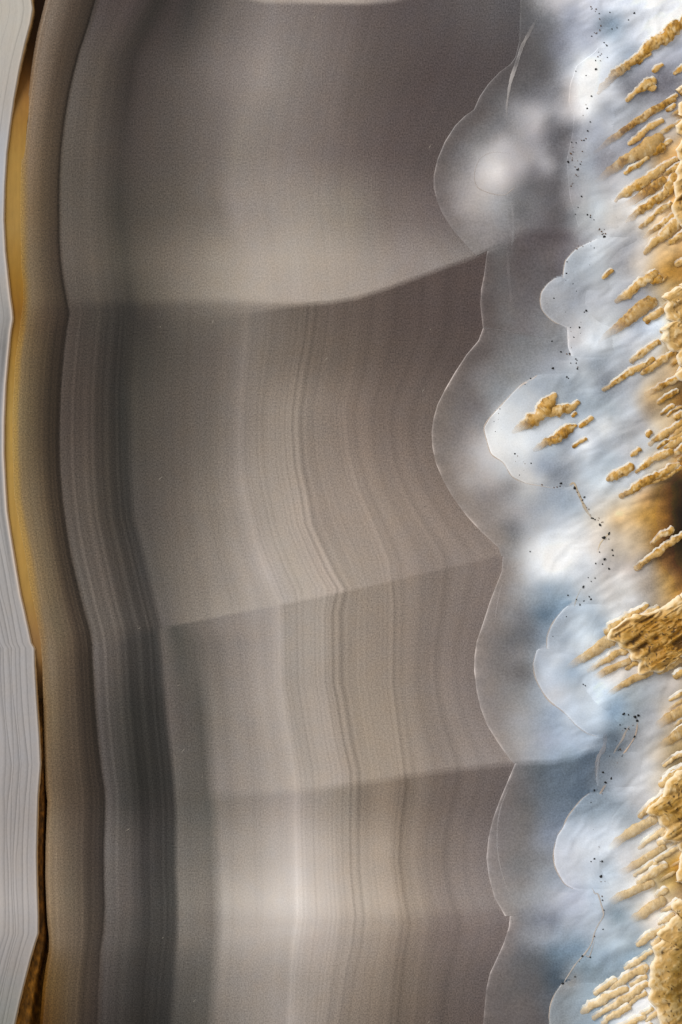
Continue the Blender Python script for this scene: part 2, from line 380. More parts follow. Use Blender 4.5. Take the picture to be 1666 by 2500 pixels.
        (2400, [(105, 88, 60, 22), (125, 96, 76, 46), (170, 85, 72, 55), (210, 68, 59, 50), (240, 66, 58, 52), (255, 78, 73, 70), (300, 64, 61, 58), (350, 50, 48, 46), (416, 56, 55, 53), (433, 82, 79, 75), (510, 92, 89, 84), (535, 124, 118, 112), (620, 146, 138, 131), (710, 155, 147, 140), (760, 152, 143, 135), (840, 138, 128, 119), (865, 134, 123, 113), (930, 124, 113, 102), (975, 112, 101, 91), (1000, 114, 103, 93), (1080, 98, 89, 84), (1190, 96, 88, 86)]),
        (2500, [(97, 66, 42, 12), (125, 84, 62, 32), (170, 72, 60, 45), (210, 58, 50, 43), (237, 56, 49, 44), (252, 66, 61, 58), (300, 54, 51, 48), (350, 42, 40, 37), (407, 48, 47, 45), (426, 72, 70, 66), (503, 84, 81, 76), (528, 112, 106, 100), (620, 138, 131, 124), (705, 150, 142, 136), (750, 146, 137, 129), (830, 128, 118, 109), (850, 124, 114, 104), (920, 114, 103, 93), (971, 102, 92, 83), (1000, 104, 93, 84), (1080, 90, 81, 76), (1180, 92, 83, 80)])],
}


def layer_colour(sector, s, y):
    """Colour of the growth layers: each traced row is warped along the layers to the height asked for."""
    rows = ROWS[sector]
    out = None
    ys = [r[0] for r in rows]
    cols = []
    for yr, prof in rows:
        xr = warp(s, np.full_like(s, float(yr)))
        p = np.asarray(prof, float)
        cols.append(np.stack([np.interp(xr, p[:, 0], p[:, k]) for k in (1, 2, 3)], -1))
    if len(rows) == 1:
        return cols[0]
    cols = np.stack(cols, 0)
    yy = np.clip(y, ys[0], ys[-1])
    i = np.clip(np.searchsorted(ys, yy.ravel(), side='right') - 1, 0, len(ys) - 2).reshape(yy.shape)
    ya = np.asarray(ys, float)
    f = (yy - ya[i]) / (ya[i + 1] - ya[i])
    f = f * f * (3 - 2 * f) * 0.5 + f * 0.5
    I, J = np.indices(yy.shape)
    return cols[i, I, J] * (1 - f[..., None]) + cols[i + 1, I, J] * f[..., None]


def stripes(sector, s, x, y):
    """Fine growth striations, as a factor."""
    amp = {0: 0.0, 1: 0.018, 2: 0.06, 3: 0.06, 4: 0.06, 5: 0.055}[sector]
    env = 0.45 + 0.8 * sstep(3.7, 4.4, s) * (1 - 0.6 * sstep(6.1, 6.6, s)) + 2.2 * (1 - sstep(1.85, 2.3, s)) * (1 - 0.5 * (1 - sstep(0.0, 0.4, s)))
    q = vnoise(s * 9.0, y / 900.0, 0.5, 2) * 0.25 + vnoise(s * 16.0, y / 1500.0, 0.5, 3) * 0.6 + vnoise(s * 27.0, y / 1500.0, 0.5, 5) * 0.95
    f = 1 + amp * env * q
    if sector >= 2:
        def line(c, off, wd, a):
            return a * np.exp(-((x - interp(c, y) - off) / wd) ** 2)
        k = 1.0 if sector != 5 else 0.7
        f = f + k * (line(F, 0, 3.2, -0.055) + line(F, -9, 5, 0.03) + line(F, 11, 4, 0.035) + line(F, 21, 3.2, -0.05) + line(F, 30, 5, 0.02))
        f = f + line(E, 0, 4.5, 0.05)
        if sector >= 3:
            f = f + line(H, 0, 3.5, -0.05) + line(H, 13, 5, 0.035)
    # pale hair line inside the brown layer and the dark rim against the grey layer
    if sector >= 2:
        f = f + 0.16 * np.exp(-((s - 0.62) / 0.018) ** 2)
    f = f - 0.26 * np.exp(-((x - interp(B, y) + 2.0) / 3.2) ** 2) * (0.35 if sector in (0, 5) else 1.0)
    return f


# ------------------------------------------------------------------ things
agate = empty('banded_agate')
agate['label'] = 'grey and brown banded agate with milky blue lobes and ochre mineral fingers'
agate['category'] = 'agate'

GOLD_Y = [200, 300, 380, 560, 690, 765, 850, 1000, 1300, 1450, 1560, 1700]
GOLD = ([130, 148, 158, 156, 142, 128, 150, 162, 168, 160, 140, 110], [86, 108, 122, 122, 102, 86, 112, 130, 132, 124, 104, 78], [30, 46, 58, 62, 32, 22, 45, 66, 66, 62, 60, 34])
BODYW = {0: (6, 6, 500), 1: (34, 9, 620), 2: (40, 5, 330), 3: (40, 11, 500), 4: (60, 34, 600)}
NEXT = [(TOPL, S0), (S0, S1), (S1, S2), (S2, S3), (S3, S4), (S4, BOTL)]
for k, (top, bot) in enumerate(NEXT):
    yr = float(np.mean([seam(bot, 600) - seam(top, 600)]))
    for (sa, sb, nm) in ((0, 1, 'brown_band'), (1, 2, 'dark_grey_band'), (2, 7, 'grey_band')):
        if k == 0 and nm != 'grey_band':
            pass
        per = {0: 130, 1: 150, 2: 120, 3: 110, 4: 110, 5: 110, 6: 110}
        sv = np.concatenate([np.linspace(i, i + 1, {0: 48, 1: 56, 2: 40, 3: 48, 4: 68, 5: 64, 6: 64}[i], endpoint=False) for i in range(sa, sb)] + [[sb]])
        ny = max(14, int(yr / 7))
        t = np.linspace(0, 1, ny)
        t = np.sort(np.concatenate([t, np.array([4., 8, 13, 20]) / yr, 1 - np.array([4., 8, 13, 20]) / yr])) if yr > 100 else t
        Sg, Tg = np.meshgrid(sv, t)
        y = seam(top, 600) * (1 - Tg) + seam(bot, 600) * Tg
        for _ in range(9):
            x = warp(Sg, y)
            y = seam(top, x) * (1 - Tg) + seam(bot, x) * Tg
        x = warp(Sg, y)
        c = layer_colour(k, Sg, y) * stripes(k, Sg, x, y)[..., None]
        for oth, sm, wd in ((k - 1, top, BODYW.get(k - 1)), (k + 1, bot, BODYW.get(k))):
            if wd:
                dd = np.abs(y - seam(sm, x))
                ww = wd[0] + (wd[1] - wd[0]) * sstep(wd[2] - 120, wd[2] + 120, x)
                co = layer_colour(oth, Sg, y) * stripes(oth, Sg, x, y)[..., None]
                c = c + (co - c) * (0.5 * (1 - sstep(0, 1, dd / ww)))[..., None]
        c = 108 + (c - 108) * 1.10 + np.array([5.0, 3.9, 3.6])
        c = c * (1 + 0.035 * fbm(x / 90, y / 140, 0, 31, 3))[..., None]
        if sa == 0:
            gy = sstep(280, 480, y) * (1 - sstep(1500, 1640, y))
            gold = np.stack([np.interp(y, GOLD_Y, GOLD[j]) for j in range(3)], -1)
            gold = gold * 0.85 + np.array([22, 20, 18.])
            c = c + (gold - c) * (gy * np.exp(-((x - interp(A, y)) / 10.0) ** 2))[..., None]
        z = 0.35 * fbm(x / 60, y / 160, 0, 77, 2) - 1.2 * np.exp(-((x - interp(B, y)) / 4) ** 2)
        # the outer edge turns down into the fracture
        z = z - 14 * (1 - sstep(0, 10, x - interp(A, y))) * np.maximum(1 - sstep(180, 420, y), sstep(1600, 1760, y))
        # open side wall towards the fracture
        if sa == 0:
            x = np.concatenate([x[:, :1], x], 1)
            y = np.concatenate([y[:, :1], y], 1)
            z = np.concatenate([z[:, :1] - 60, z], 1)
            c = np.concatenate([c[:, :1], c], 1)
        grid_obj(nm, x, y, z, lin(c), M_BODY, agate)

# ------------------------------------------------------------------ milky chalcedony: traced colours at points, sheen and translucent glow painted in
Q1, Q2, Q3, Q4, Q5 = (1246, 0, .26786), (1246, 500, .26786), (1246, 1000, .26786), (1246, 1450, .26786), (1246, 1875, .26786)
Z7 = (1000, 0, .31888)
Z4, Z5, Z6 = (800, 0, .35714), (800, 834, .35714), (800, 1666, .35714)


def at(q, x, y):
    return q[0] + x * q[2], q[1] + y * q[2]


PTS = {
    Q1: "50,100,100,98,100 400,60,165,165,175 700,60,185,190,205 1000,60,200,208,222 1300,60,225,230,240 1500,100,225,230,240 300,300,105,104,110 550,300,140,145,160 700,350,165,172,190 950,230,125,145,165 1100,300,195,202,215 1300,300,215,220,230 300,600,88,86,88 500,600,150,155,165 700,600,235,240,245 900,500,210,218,230 1050,480,165,180,200 700,800,245,248,250 620,700,240,243,246 620,900,240,240,242 900,850,200,205,215 1100,800,120,122,132 1250,680,150,152,165 1400,750,110,108,118 1500,800,120,120,130 150,800,92,90,93 400,850,120,121,128 100,1050,160,160,165 350,1000,150,150,155 550,1000,185,180,182 700,1000,225,228,232 900,1000,150,155,165 1100,1000,170,175,185 50,1250,150,148,150 250,1100,190,188,190 400,1200,105,102,105 500,1250,92,90,94 650,1250,165,170,182 800,1150,160,166,180 950,1150,190,195,205 1000,1350,150,153,165 1150,1250,120,120,130 50,1500,195,190,190 200,1450,160,158,160 320,1450,175,173,175 430,1400,98,95,98 600,1450,165,168,175 700,1500,160,168,180 850,1500,140,140,150 200,1700,95,93,96 400,1700,95,92,95 620,1700,160,162,168 750,1700,170,175,182 900,1700,175,175,180 100,1900,105,104,106 400,1950,100,96,98 650,1900,165,168,172 800,1900,190,198,205 950,2000,195,190,185 650,2150,160,162,168 1000,2150,185,187,192 1100,2250,150,150,155 1150,1600,195,195,198 1100,1790,225,222,220 1450,1400,190,150,95 1450,1200,185,175,165 1300,1100,165,168,178 1568,500,160,165,180 1700,500,200,205,215 1700,60,225,230,240 1700,1200,190,160,110 1700,900,150,150,160",
    Q2: "100,420,96,87,87 400,420,108,100,100 100,500,92,83,83 300,600,100,97,98 600,600,160,168,178 560,450,160,168,178 800,420,190,197,205 800,600,175,182,190 1000,500,150,150,155 900,700,165,170,178 1200,450,205,195,185 1400,480,200,165,115 1450,550,175,130,60 150,850,105,100,102 400,850,165,168,175 340,900,150,152,158 600,850,155,160,170 850,850,175,178,185 1150,850,165,168,178 150,1100,115,110,112 400,1050,150,152,158 300,1120,128,126,128 590,1200,185,183,186 750,1100,190,195,202 900,1100,200,205,210 100,1300,120,120,123 350,1250,128,130,135 750,1250,225,232,240 950,1300,170,178,188 1200,1150,165,175,190 1300,1110,195,208,225 1250,1300,200,200,200 100,1450,135,137,142 350,1450,150,155,165 600,1430,180,186,194 800,1450,140,150,162 950,1500,165,172,182 1100,1600,185,188,195 300,1650,160,170,182 550,1650,150,162,175 700,1600,180,190,200 850,1600,130,138,150 1000,1750,175,182,192 60,1850,215,222,230 200,1800,190,198,208 500,1700,150,162,175 700,1850,155,170,185 900,1850,165,178,190 1100,1900,180,185,192 1350,1750,200,165,110 1300,1850,165,140,110 350,2020,200,208,218 750,2000,200,208,218 860,2020,235,240,245 1000,2100,160,165,172 1200,2000,170,168,170 1350,1950,200,180,150 100,2200,235,240,245 400,2250,165,178,192 500,2200,150,160,175 700,2250,225,232,240 850,2200,160,168,178 1000,2200,190,192,198 1600,900,190,160,100 1600,1300,185,150,90 1700,600,170,120,50 1700,1700,150,100,35 1550,1750,140,100,35 1420,1620,190,165,130 1100,1250,185,190,200",
    Q3: "300,1250,236,239,243 350,1450,246,248,250 500,1370,243,245,247 450,1150,218,223,229 250,1420,236,238,241 100,450,215,220,225 300,500,150,162,180 450,550,130,138,150 500,450,165,170,178 700,300,225,230,238 750,450,170,182,196 900,450,170,185,200 1000,300,165,172,182 800,650,195,208,220 900,750,205,212,218 1050,700,190,195,200 150,650,205,205,205 100,800,175,176,178 300,850,150,162,178 500,850,145,160,178 600,900,165,178,192 750,800,205,208,212 900,850,210,200,185 1050,850,215,195,165 1250,800,190,150,100 1400,800,150,105,35 1500,750,90,55,10 1560,700,45,28,8 30,1100,118,116,118 150,1100,165,168,175 400,1050,185,192,202 600,1050,215,218,222 800,980,225,215,200 1000,980,225,190,140 1250,950,205,155,75 1400,950,165,115,35 1500,900,65,40,8 1560,950,25,15,6 50,1350,170,172,175 200,1350,225,228,232 400,1350,248,250,252 520,1250,240,242,244 650,1250,225,225,226 800,1200,225,215,205 1000,1200,200,185,165 1150,1150,190,165,130 1350,1150,150,110,50 1500,1100,90,58,15 1560,1100,30,18,6 200,1500,205,210,216 500,1480,225,230,236 650,1450,190,196,204 900,1450,190,185,182 1100,1500,195,185,178 1250,1450,170,160,150 1400,1400,135,95,40 1540,1400,75,45,10 100,1650,150,155,163 350,1650,140,160,180 500,1600,160,175,190 450,1750,130,155,178 700,1600,195,198,202 900,1650,195,192,190 1050,1600,220,218,215 1250,1600,160,148,135 1450,1550,165,130,75 1540,1550,130,90,30 100,1850,118,118,124 280,1850,95,118,140 450,1950,150,162,176 700,1800,175,190,205 950,1800,205,205,205 1100,1750,190,190,192 150,2050,105,106,112 280,2050,130,145,162 450,2100,150,162,176 680,2050,205,218,230 800,1950,155,170,185 100,2250,140,135,135 270,2230,165,175,190 450,2230,185,195,208 700,2200,195,205,215 1700,900,20,12,5 1700,1300,40,24,8 1700,1700,130,90,30 1250,250,185,188,192 1150,620,200,205,212 1400,450,205,190,165 1600,500,170,115,35",
    Q4: "100,400,108,110,114 200,600,140,150,162 100,700,108,105,106 380,700,190,203,220 550,730,150,170,192 100,900,135,135,138 250,950,155,165,178 400,900,195,200,210 600,850,175,185,196 650,950,180,190,202 800,900,195,210,226 970,980,150,175,198 1000,750,205,200,195 1100,900,155,165,172 1300,900,165,168,172 1450,900,185,178,172 100,1150,160,160,165 350,1150,150,165,185 600,1080,185,198,214 800,1080,195,212,230 950,1080,130,160,190 1050,1150,130,148,162 1150,1000,150,160,168 1300,1100,170,172,178 1450,1050,205,190,170 80,1350,172,170,172 300,1350,160,170,190 550,1350,165,182,205 750,1300,160,175,192 700,1400,150,165,185 950,1350,95,110,125 1100,1300,145,150,158 1250,1250,180,180,182 100,1480,165,165,170 350,1480,150,165,185 540,1470,140,160,180 720,1520,82,98,116 100,1600,110,113,118 400,1600,95,110,126 650,1600,88,104,122 300,1560,96,108,120 550,1550,88,104,120 800,1600,110,122,136 950,1600,130,138,148 1150,1500,175,178,184 1250,1600,200,200,202 1400,1500,190,175,155 1470,1500,150,130,95 100,1800,108,106,108 300,1800,95,105,118 600,1800,92,110,130 850,1850,130,145,160 1000,1750,170,178,190 1200,1800,200,200,203 1350,1700,200,190,175 100,2000,118,114,114 350,2000,108,120,136 600,1950,125,142,160 800,1980,140,158,176 1000,1950,150,165,180 1150,1900,190,192,198 100,2200,125,120,120 350,2200,130,140,158 550,2150,170,182,198 700,2200,200,210,225 900,2130,205,215,228 1100,2050,160,170,180 1700,400,150,105,40 1700,1000,190,160,110 1700,1500,180,140,75",
    Q5: "100,700,122,118,118 300,700,135,142,156 550,750,190,196,208 700,700,215,222,232 850,650,205,215,228 300,950,140,146,156 550,900,190,195,206 700,900,190,198,210 900,950,165,180,196 1050,850,205,205,208 100,1000,130,126,126 300,1150,160,166,178 600,1200,175,182,200 800,1100,180,195,212 1000,1100,205,210,216 1100,1250,180,188,195 100,1250,150,148,152 350,1250,160,165,178 200,1400,128,132,144 350,1380,125,132,148 600,1400,165,175,192 750,1350,180,192,208 1000,1350,130,150,165 1250,1150,225,222,218 1250,1300,215,205,190 100,1500,150,152,160 300,1550,158,165,178 500,1550,140,155,172 700,1500,165,178,194 900,1500,165,178,190 1100,1450,165,178,190 100,1700,105,108,118 400,1680,100,122,142 600,1600,120,145,168 850,1700,140,160,178 1000,1650,165,185,202 1100,1750,130,155,175 150,1950,95,93,96 400,1900,75,90,105 600,1950,140,145,150 700,1850,125,145,160 850,1850,140,160,175 100,2200,108,100,98 330,2150,95,98,105 450,2200,130,138,145 600,2150,140,155,168 650,2050,150,168,182 1400,1000,190,160,100 1500,900,170,125,45 1450,700,200,185,160 1300,600,215,215,215 1350,1350,225,215,205 1150,1900,190,200,210 1100,1600,160,178,192 1700,1000,120,80,25 1700,1800,100,70,20",
    Z7: "250,1200,112,108,108 300,1000,105,103,104 400,900,104,101,102 500,800,98,94,95 600,650,94,91,92 650,750,95,93,95 700,900,112,110,113 550,1050,118,116,118 400,1150,110,107,109 330,1300,120,115,115 260,1350,116,110,110 300,1450,140,132,131 400,1400,155,148,147 430,1250,130,126,128 500,1170,150,147,148 600,1200,200,196,196 700,1130,195,190,191 760,1100,185,180,182 680,1310,236,231,230 620,1350,218,212,210 560,1300,205,199,198 720,1420,195,188,187 800,1300,175,167,168 850,1150,165,160,163 900,1200,160,154,156 800,1050,150,147,151 750,980,130,128,132 550,1450,190,183,181 450,1550,172,164,162 350,1600,160,151,149 600,1550,178,173,172 720,1550,160,160,163 780,1500,120,120,124 300,1700,150,141,138 450,1750,150,142,140 600,1750,145,139,139 720,1700,140,138,140 780,1800,125,120,121 400,1850,148,140,138 550,1880,140,132,130 900,1450,112,110,114 850,1600,105,103,106 930,1550,118,117,121 1000,1500,105,102,106 1100,1450,98,95,99 1150,1600,100,97,101 1050,1700,105,100,103 950,1700,112,109,112 1150,1200,100,98,103 1170,1030,95,93,98 1090,980,105,103,108 1060,1080,98,97,103 1250,980,110,110,118 1000,1200,165,162,168 1040,1250,170,168,174 980,1130,155,152,158 1070,1180,135,133,140 970,1300,120,115,119 940,880,195,191,195 980,1000,180,174,178 880,950,165,161,165 850,850,145,142,147 1000,850,175,172,177 1100,850,155,153,160 1050,760,130,129,136 950,700,108,106,111 1200,850,185,185,192 1150,700,130,132,141 1000,550,92,89,91 900,500,92,88,89 1100,500,105,105,112 1200,500,150,156,170 1150,350,125,128,142 1000,350,98,97,100 1300,300,175,184,203 1200,200,150,156,172 1050,150,108,110,116 950,80,112,111,114 1000,20,160,158,160 1150,30,185,184,190 1250,70,150,155,172 1300,30,190,193,203 920,200,98,97,100 900,1830,92,84,86 1050,1830,88,80,82 1200,1830,98,91,94 1280,1850,130,126,130 850,2000,92,84,85 1050,2050,95,88,90 1150,1950,110,105,110 700,1950,104,100,100 650,2050,102,98,98 600,2200,100,96,97 700,2250,104,98,98 900,2250,102,96,98 950,2150,98,92,94 1240,650,190,180,175 1225,760,195,180,170 1240,1100,150,145,148 1250,1500,165,160,162 1300,850,225,222,222 1320,700,248,249,250",
    Z4: "1150,1950,98,94,94 1200,2150,110,105,104 1400,1900,95,88,88 1450,2200,120,119,122 1100,2300,108,103,103",
    Z5: "1000,200,118,112,112 900,350,112,104,102 1000,450,115,108,108 1150,350,140,142,146 1250,200,130,131,134 800,500,118,110,106 900,600,122,114,112 1000,650,160,152,150 1060,720,195,191,191 1100,800,200,196,196 800,750,130,121,116 900,850,155,145,141 950,950,172,163,158 850,1000,150,140,135 1100,950,175,168,166 1190,880,192,194,198 1250,1000,140,138,140 1100,1050,140,132,130 950,1130,152,143,138 1100,1250,145,135,130 1300,1150,165,162,164 1250,1350,130,128,128 1450,1100,165,168,174 1250,1450,145,140,138 1300,1500,175,173,174 1250,1600,165,160,158 1400,1450,225,227,230 1150,1700,150,143,139 1300,1700,165,162,162 1100,1900,135,128,125 1250,1850,145,142,142 1400,1800,140,150,160 1100,2050,125,118,116 1250,2050,110,108,110 1400,2000,105,112,122 1050,2200,130,123,122 1200,2200,120,115,114 1350,2200,112,112,114 1140,640,235,238,240 1150,750,232,234,236 1250,850,215,214,213 1350,900,205,203,202 1200,500,225,230,235 1300,400,195,203,212 1060,550,140,138,140",
    Z6: "1100,150,135,126,123 1200,150,140,134,132 1350,150,150,150,152 1200,350,152,146,143 1350,350,158,160,165 1250,480,155,154,154 1450,450,158,166,178 1300,620,105,108,112 1450,600,88,98,108 1250,750,108,104,104 1350,850,100,98,98 1500,750,95,108,122 1200,1000,118,112,112 1350,1000,112,109,109 1150,1200,125,117,116 1300,1250,122,120,120 1450,1200,125,126,130 1150,1400,142,134,132 1250,1450,145,140,138 1300,1500,145,145,146 1450,1450,150,154,160 1230,1580,150,145,142 1350,1620,128,132,140 1280,1750,130,130,134 1450,1750,140,146,156 1200,1900,115,110,109 1350,1900,95,96,100 1450,1900,92,98,106 1150,2050,115,108,106 1250,2100,100,95,94 1400,2050,95,92,93 1120,2250,118,110,108 1250,2280,105,96,94 1400,2250,98,92,92",
}
CP = []
for q, txt in PTS.items():
    for tok in txt.split():
        v = [float(a) for a in tok.split(',')]
        CP.append((*at(q, v[0], v[1]), v[2], v[3], v[4]))
# just inside its front each lobe is clear enough to take the tone of the layers beneath it
for k_, lst_, ya_, yb_ in ((1, L1, 20, 620), (2, L2, 650, 800), (2, L3, 815, 1340), (3, L4, 1385, 1850), (4, L5, 1880, 2225), (5, L6, 2250, 2560)):
    yy_ = np.arange(ya_, yb_, 22.0)
    xx_ = interp(lst_, yy_)
    bc_ = layer_colour(k_, np.full((1, len(yy_)), 6.9), yy_[None, :])[0]
    bc_ = 108 + (bc_ - 108) * 1.10 + 4 + 7
    for off_ in (4, 16):
        for x_, y_, c_ in zip(xx_, yy_, bc_):
            CP.append((x_ + off_, y_, *c_))
CP = np.asarray(CP)

# fronts of the milky pods, (y, x), with how soft the step is
PODS = [
    ([(100, 1475), (129, 1450), (161, 1407), (209, 1391), (249, 1388), (284, 1401), (335, 1396), (391, 1383), (455, 1388), (490, 1393), (522, 1404), (557, 1412), (575, 1440)], 0.75, 'milky_pod'),
    ([(572, 1490), (580, 1464), (595, 1433), (608, 1407), (624, 1391), (639, 1380), (671, 1375), (687, 1377), (704, 1383), (716, 1400)], 0.0, 'milky_pod'),
    ([(668, 1385), (677, 1358), (693, 1337), (714, 1322), (736, 1319), (757, 1324), (776, 1340), (789, 1358), (800, 1385), (848, 1387), (880, 1400)], 0.0, 'milky_pod'),
    ([(904, 1345), (915, 1313), (926, 1294), (939, 1272), (961, 1250), (988, 1225), (1020, 1196), (1045, 1182), (1077, 1189), (1109, 1200), (1130, 1229), (1163, 1250), (1179, 1282), (1186, 1318), (1193, 1357), (1196, 1378)], 0.12, 'milky_pod'),
    ([(1468, 1400), (1488, 1375), (1509, 1358), (1530, 1345), (1557, 1336), (1584, 1336), (1600, 1342), (1612, 1360)], 0.0, 'milky_pod'),
    ([(1572, 1330), (1589, 1310), (1621, 1302), (1656, 1308), (1688, 1324), (1712, 1342), (1731, 1367), (1747, 1385), (1771, 1407), (1790, 1433), (1798, 1460), (1802, 1480)], 0.1, 'milky_pod'),
    ([(1826, 1468), (1865, 1458), (1900, 1455), (1930, 1460)], 0.2, 'milky_pod'),
    ([(1926, 1468), (1932, 1444), (1948, 1423), (1970, 1404), (1996, 1385), (2020, 1375), (2041, 1361), (2079, 1352), (2111, 1354), (2135, 1364), (2159, 1380), (2172, 1404), (2178, 1425)], 0.0, 'milky_pod'),
    ([(2392, 1395), (2400, 1372), (2424, 1356), (2451, 1345), (2478, 1341), (2500, 1342), (2760, 1335)], 0.0, 'milky_pod'),
]


def front(y):
    """Left edge of the milky zone and softness of that edge at height y."""
    y = np.asarray(y, float)
    f = np.full(y.shape, 1e4)
    so = np.ones(y.shape)
    for lst, soft, _ in PODS:
        ins = (y >= lst[0][0]) & (y <= lst[-1][0])
        v = np.where(ins, interp(lst, y), 1e4)
        so = np.where(v < f, soft, so)
        f = np.minimum(f, v)
    gap = f > 9e3
    return np.where(gap, 1400, f), np.where(gap, 1.0, so)


def sector_of(x, y):
    k = np.zeros(np.shape(x), int)
    for j, sm in enumerate((S1, S15, S2, S3, S4)):
        k = np.where(y > seam(sm, x), j + 1, k)
    return k


CPF, _ = front(CP[:, 1])
CP_POD = CP[:, 0] >= CPF
CP_SEC = sector_of(CP[:, 0], CP[:, 1])
CP_FREE = (CP[:, 0] > 1455) | (((CP_SEC == 1) | (CP_SEC == 2)) & (np.abs(CP[:, 1] - 825) < 120) & (CP[:, 0] > 1335)) | ((CP_SEC >= 4) & (np.abs(CP[:, 1] - 2234) < 150) & (CP[:, 0] > 1290)) | (((CP_SEC == 2) | (CP_SEC == 3)) & (np.abs(CP[:, 1] - 1358) < 200) & (CP[:, 0] > 1225))
CP_L = CP[:, 2:5].copy()
_m = CP_L.mean(1, keepdims=True)
_cool = CP_L[:, 2:3] > CP_L[:, 0:1]
CP_L = np.where(_cool, _m + 0.72 * (CP_L - _m), _m + 0.86 * (CP_L - _m))


def milky(x, y, sec, pod):
    """Colour of the milky stone: smooth blend of the traced colours, kept apart across seams."""
    sh = x.shape
    x, y = np.minimum(x.ravel(), 1690 + 0.12 * np.maximum(x.ravel() - 1690, 0)), np.clip(y.ravel(), -10, 2510)
    pod = np.broadcast_to(pod, sh).ravel()
    _, soft = front(y)
    out = np.zeros((len(x), 3))
    for a in range(0, len(x), 20000):
        sl = slice(a, a + 20000)
        d2 = (x[sl, None] - CP[None, :, 0]) ** 2 + (y[sl, None] - CP[None, :, 1]) ** 2
        wt = np.exp(-d2 / (2 * 17.0 ** 2)) + 8e-3 * np.exp(-d2 / (2 * 45.0 ** 2)) + 1e-7 / (1 + d2 / 1e4)
        same = (pod[sl, None] == CP_POD[None, :])
        wt = wt * np.where(same, 1.0, np.maximum(soft[sl, None], 0.004))
        sx = (CP_SEC[None, :] == sec) | CP_FREE[None, :]
        near = {0: (1,), 1: (0, 2), 2: (1, 3), 3: (2, 4), 4: (3, 5), 5: (4,)}[sec]
        leak = 0.004
        wt = wt * np.where(sx, 1.0, leak)
        # local straight-line fit, so that tones run on between the traced points
        dx, dy = (CP[None, :, 0] - x[sl, None]) / 30, (CP[None, :, 1] - y[sl, None]) / 30
        s0, s1, s2 = wt.sum(1), (wt * dx).sum(1), (wt * dy).sum(1)
        s11, s12, s22 = (wt * dx * dx).sum(1), (wt * dx * dy).sum(1), (wt * dy * dy).sum(1)
        reg = 0.12 * s0
        mat = np.stack([np.stack([s0, s1, s2], -1), np.stack([s1, s11 + reg, s12], -1), np.stack([s2, s12, s22 + reg], -1)], -2)
        rhs = np.stack([wt @ CP_L, (wt * dx) @ CP_L, (wt * dy) @ CP_L], -2)
        out[sl] = np.clip(np.linalg.solve(mat, rhs)[:, 0, :], 4, 253)
    return out.reshape(sh + (3,))


def relief(x, y):
    """Silky folds and the hollow at the right-hand edge."""
    ca, sa = math.cos(math.radians(33)), math.sin(math.radians(33))
    u = (x * ca - y * sa)
    v = (x * sa + y * ca)
    amp = sstep(1250, 1420, x)
    z = amp * (4.2 * fbm(u / 120 + 0.8 * fbm(u / 90, v / 60, 0, 8, 2), v / 55 + 0.5 * fbm(u / 60, v / 80, 0, 9, 2), 0, 41, 3) + 0.5 * fbm(u / 34, v / 16, 0, 43, 2) * (0.5 + fbm(u / 90, v / 90, 0, 45, 2)))
    z = z + 2.0 * fbm(x / 140, y / 140, 0, 44, 2) * sstep(1150, 1300, x)
    z = z - 38 * np.exp(-((x - 1735) / 105) ** 2 - ((y - 1285) / 110) ** 2)
    return z


def skin(d):
    return 0.5 + 0.5 * sstep(0, 9, d) + 2.2 * sstep(15, 200, d)


def surf(x, y):
    return skin(x - lobe_front(y)) + relief(x, y)


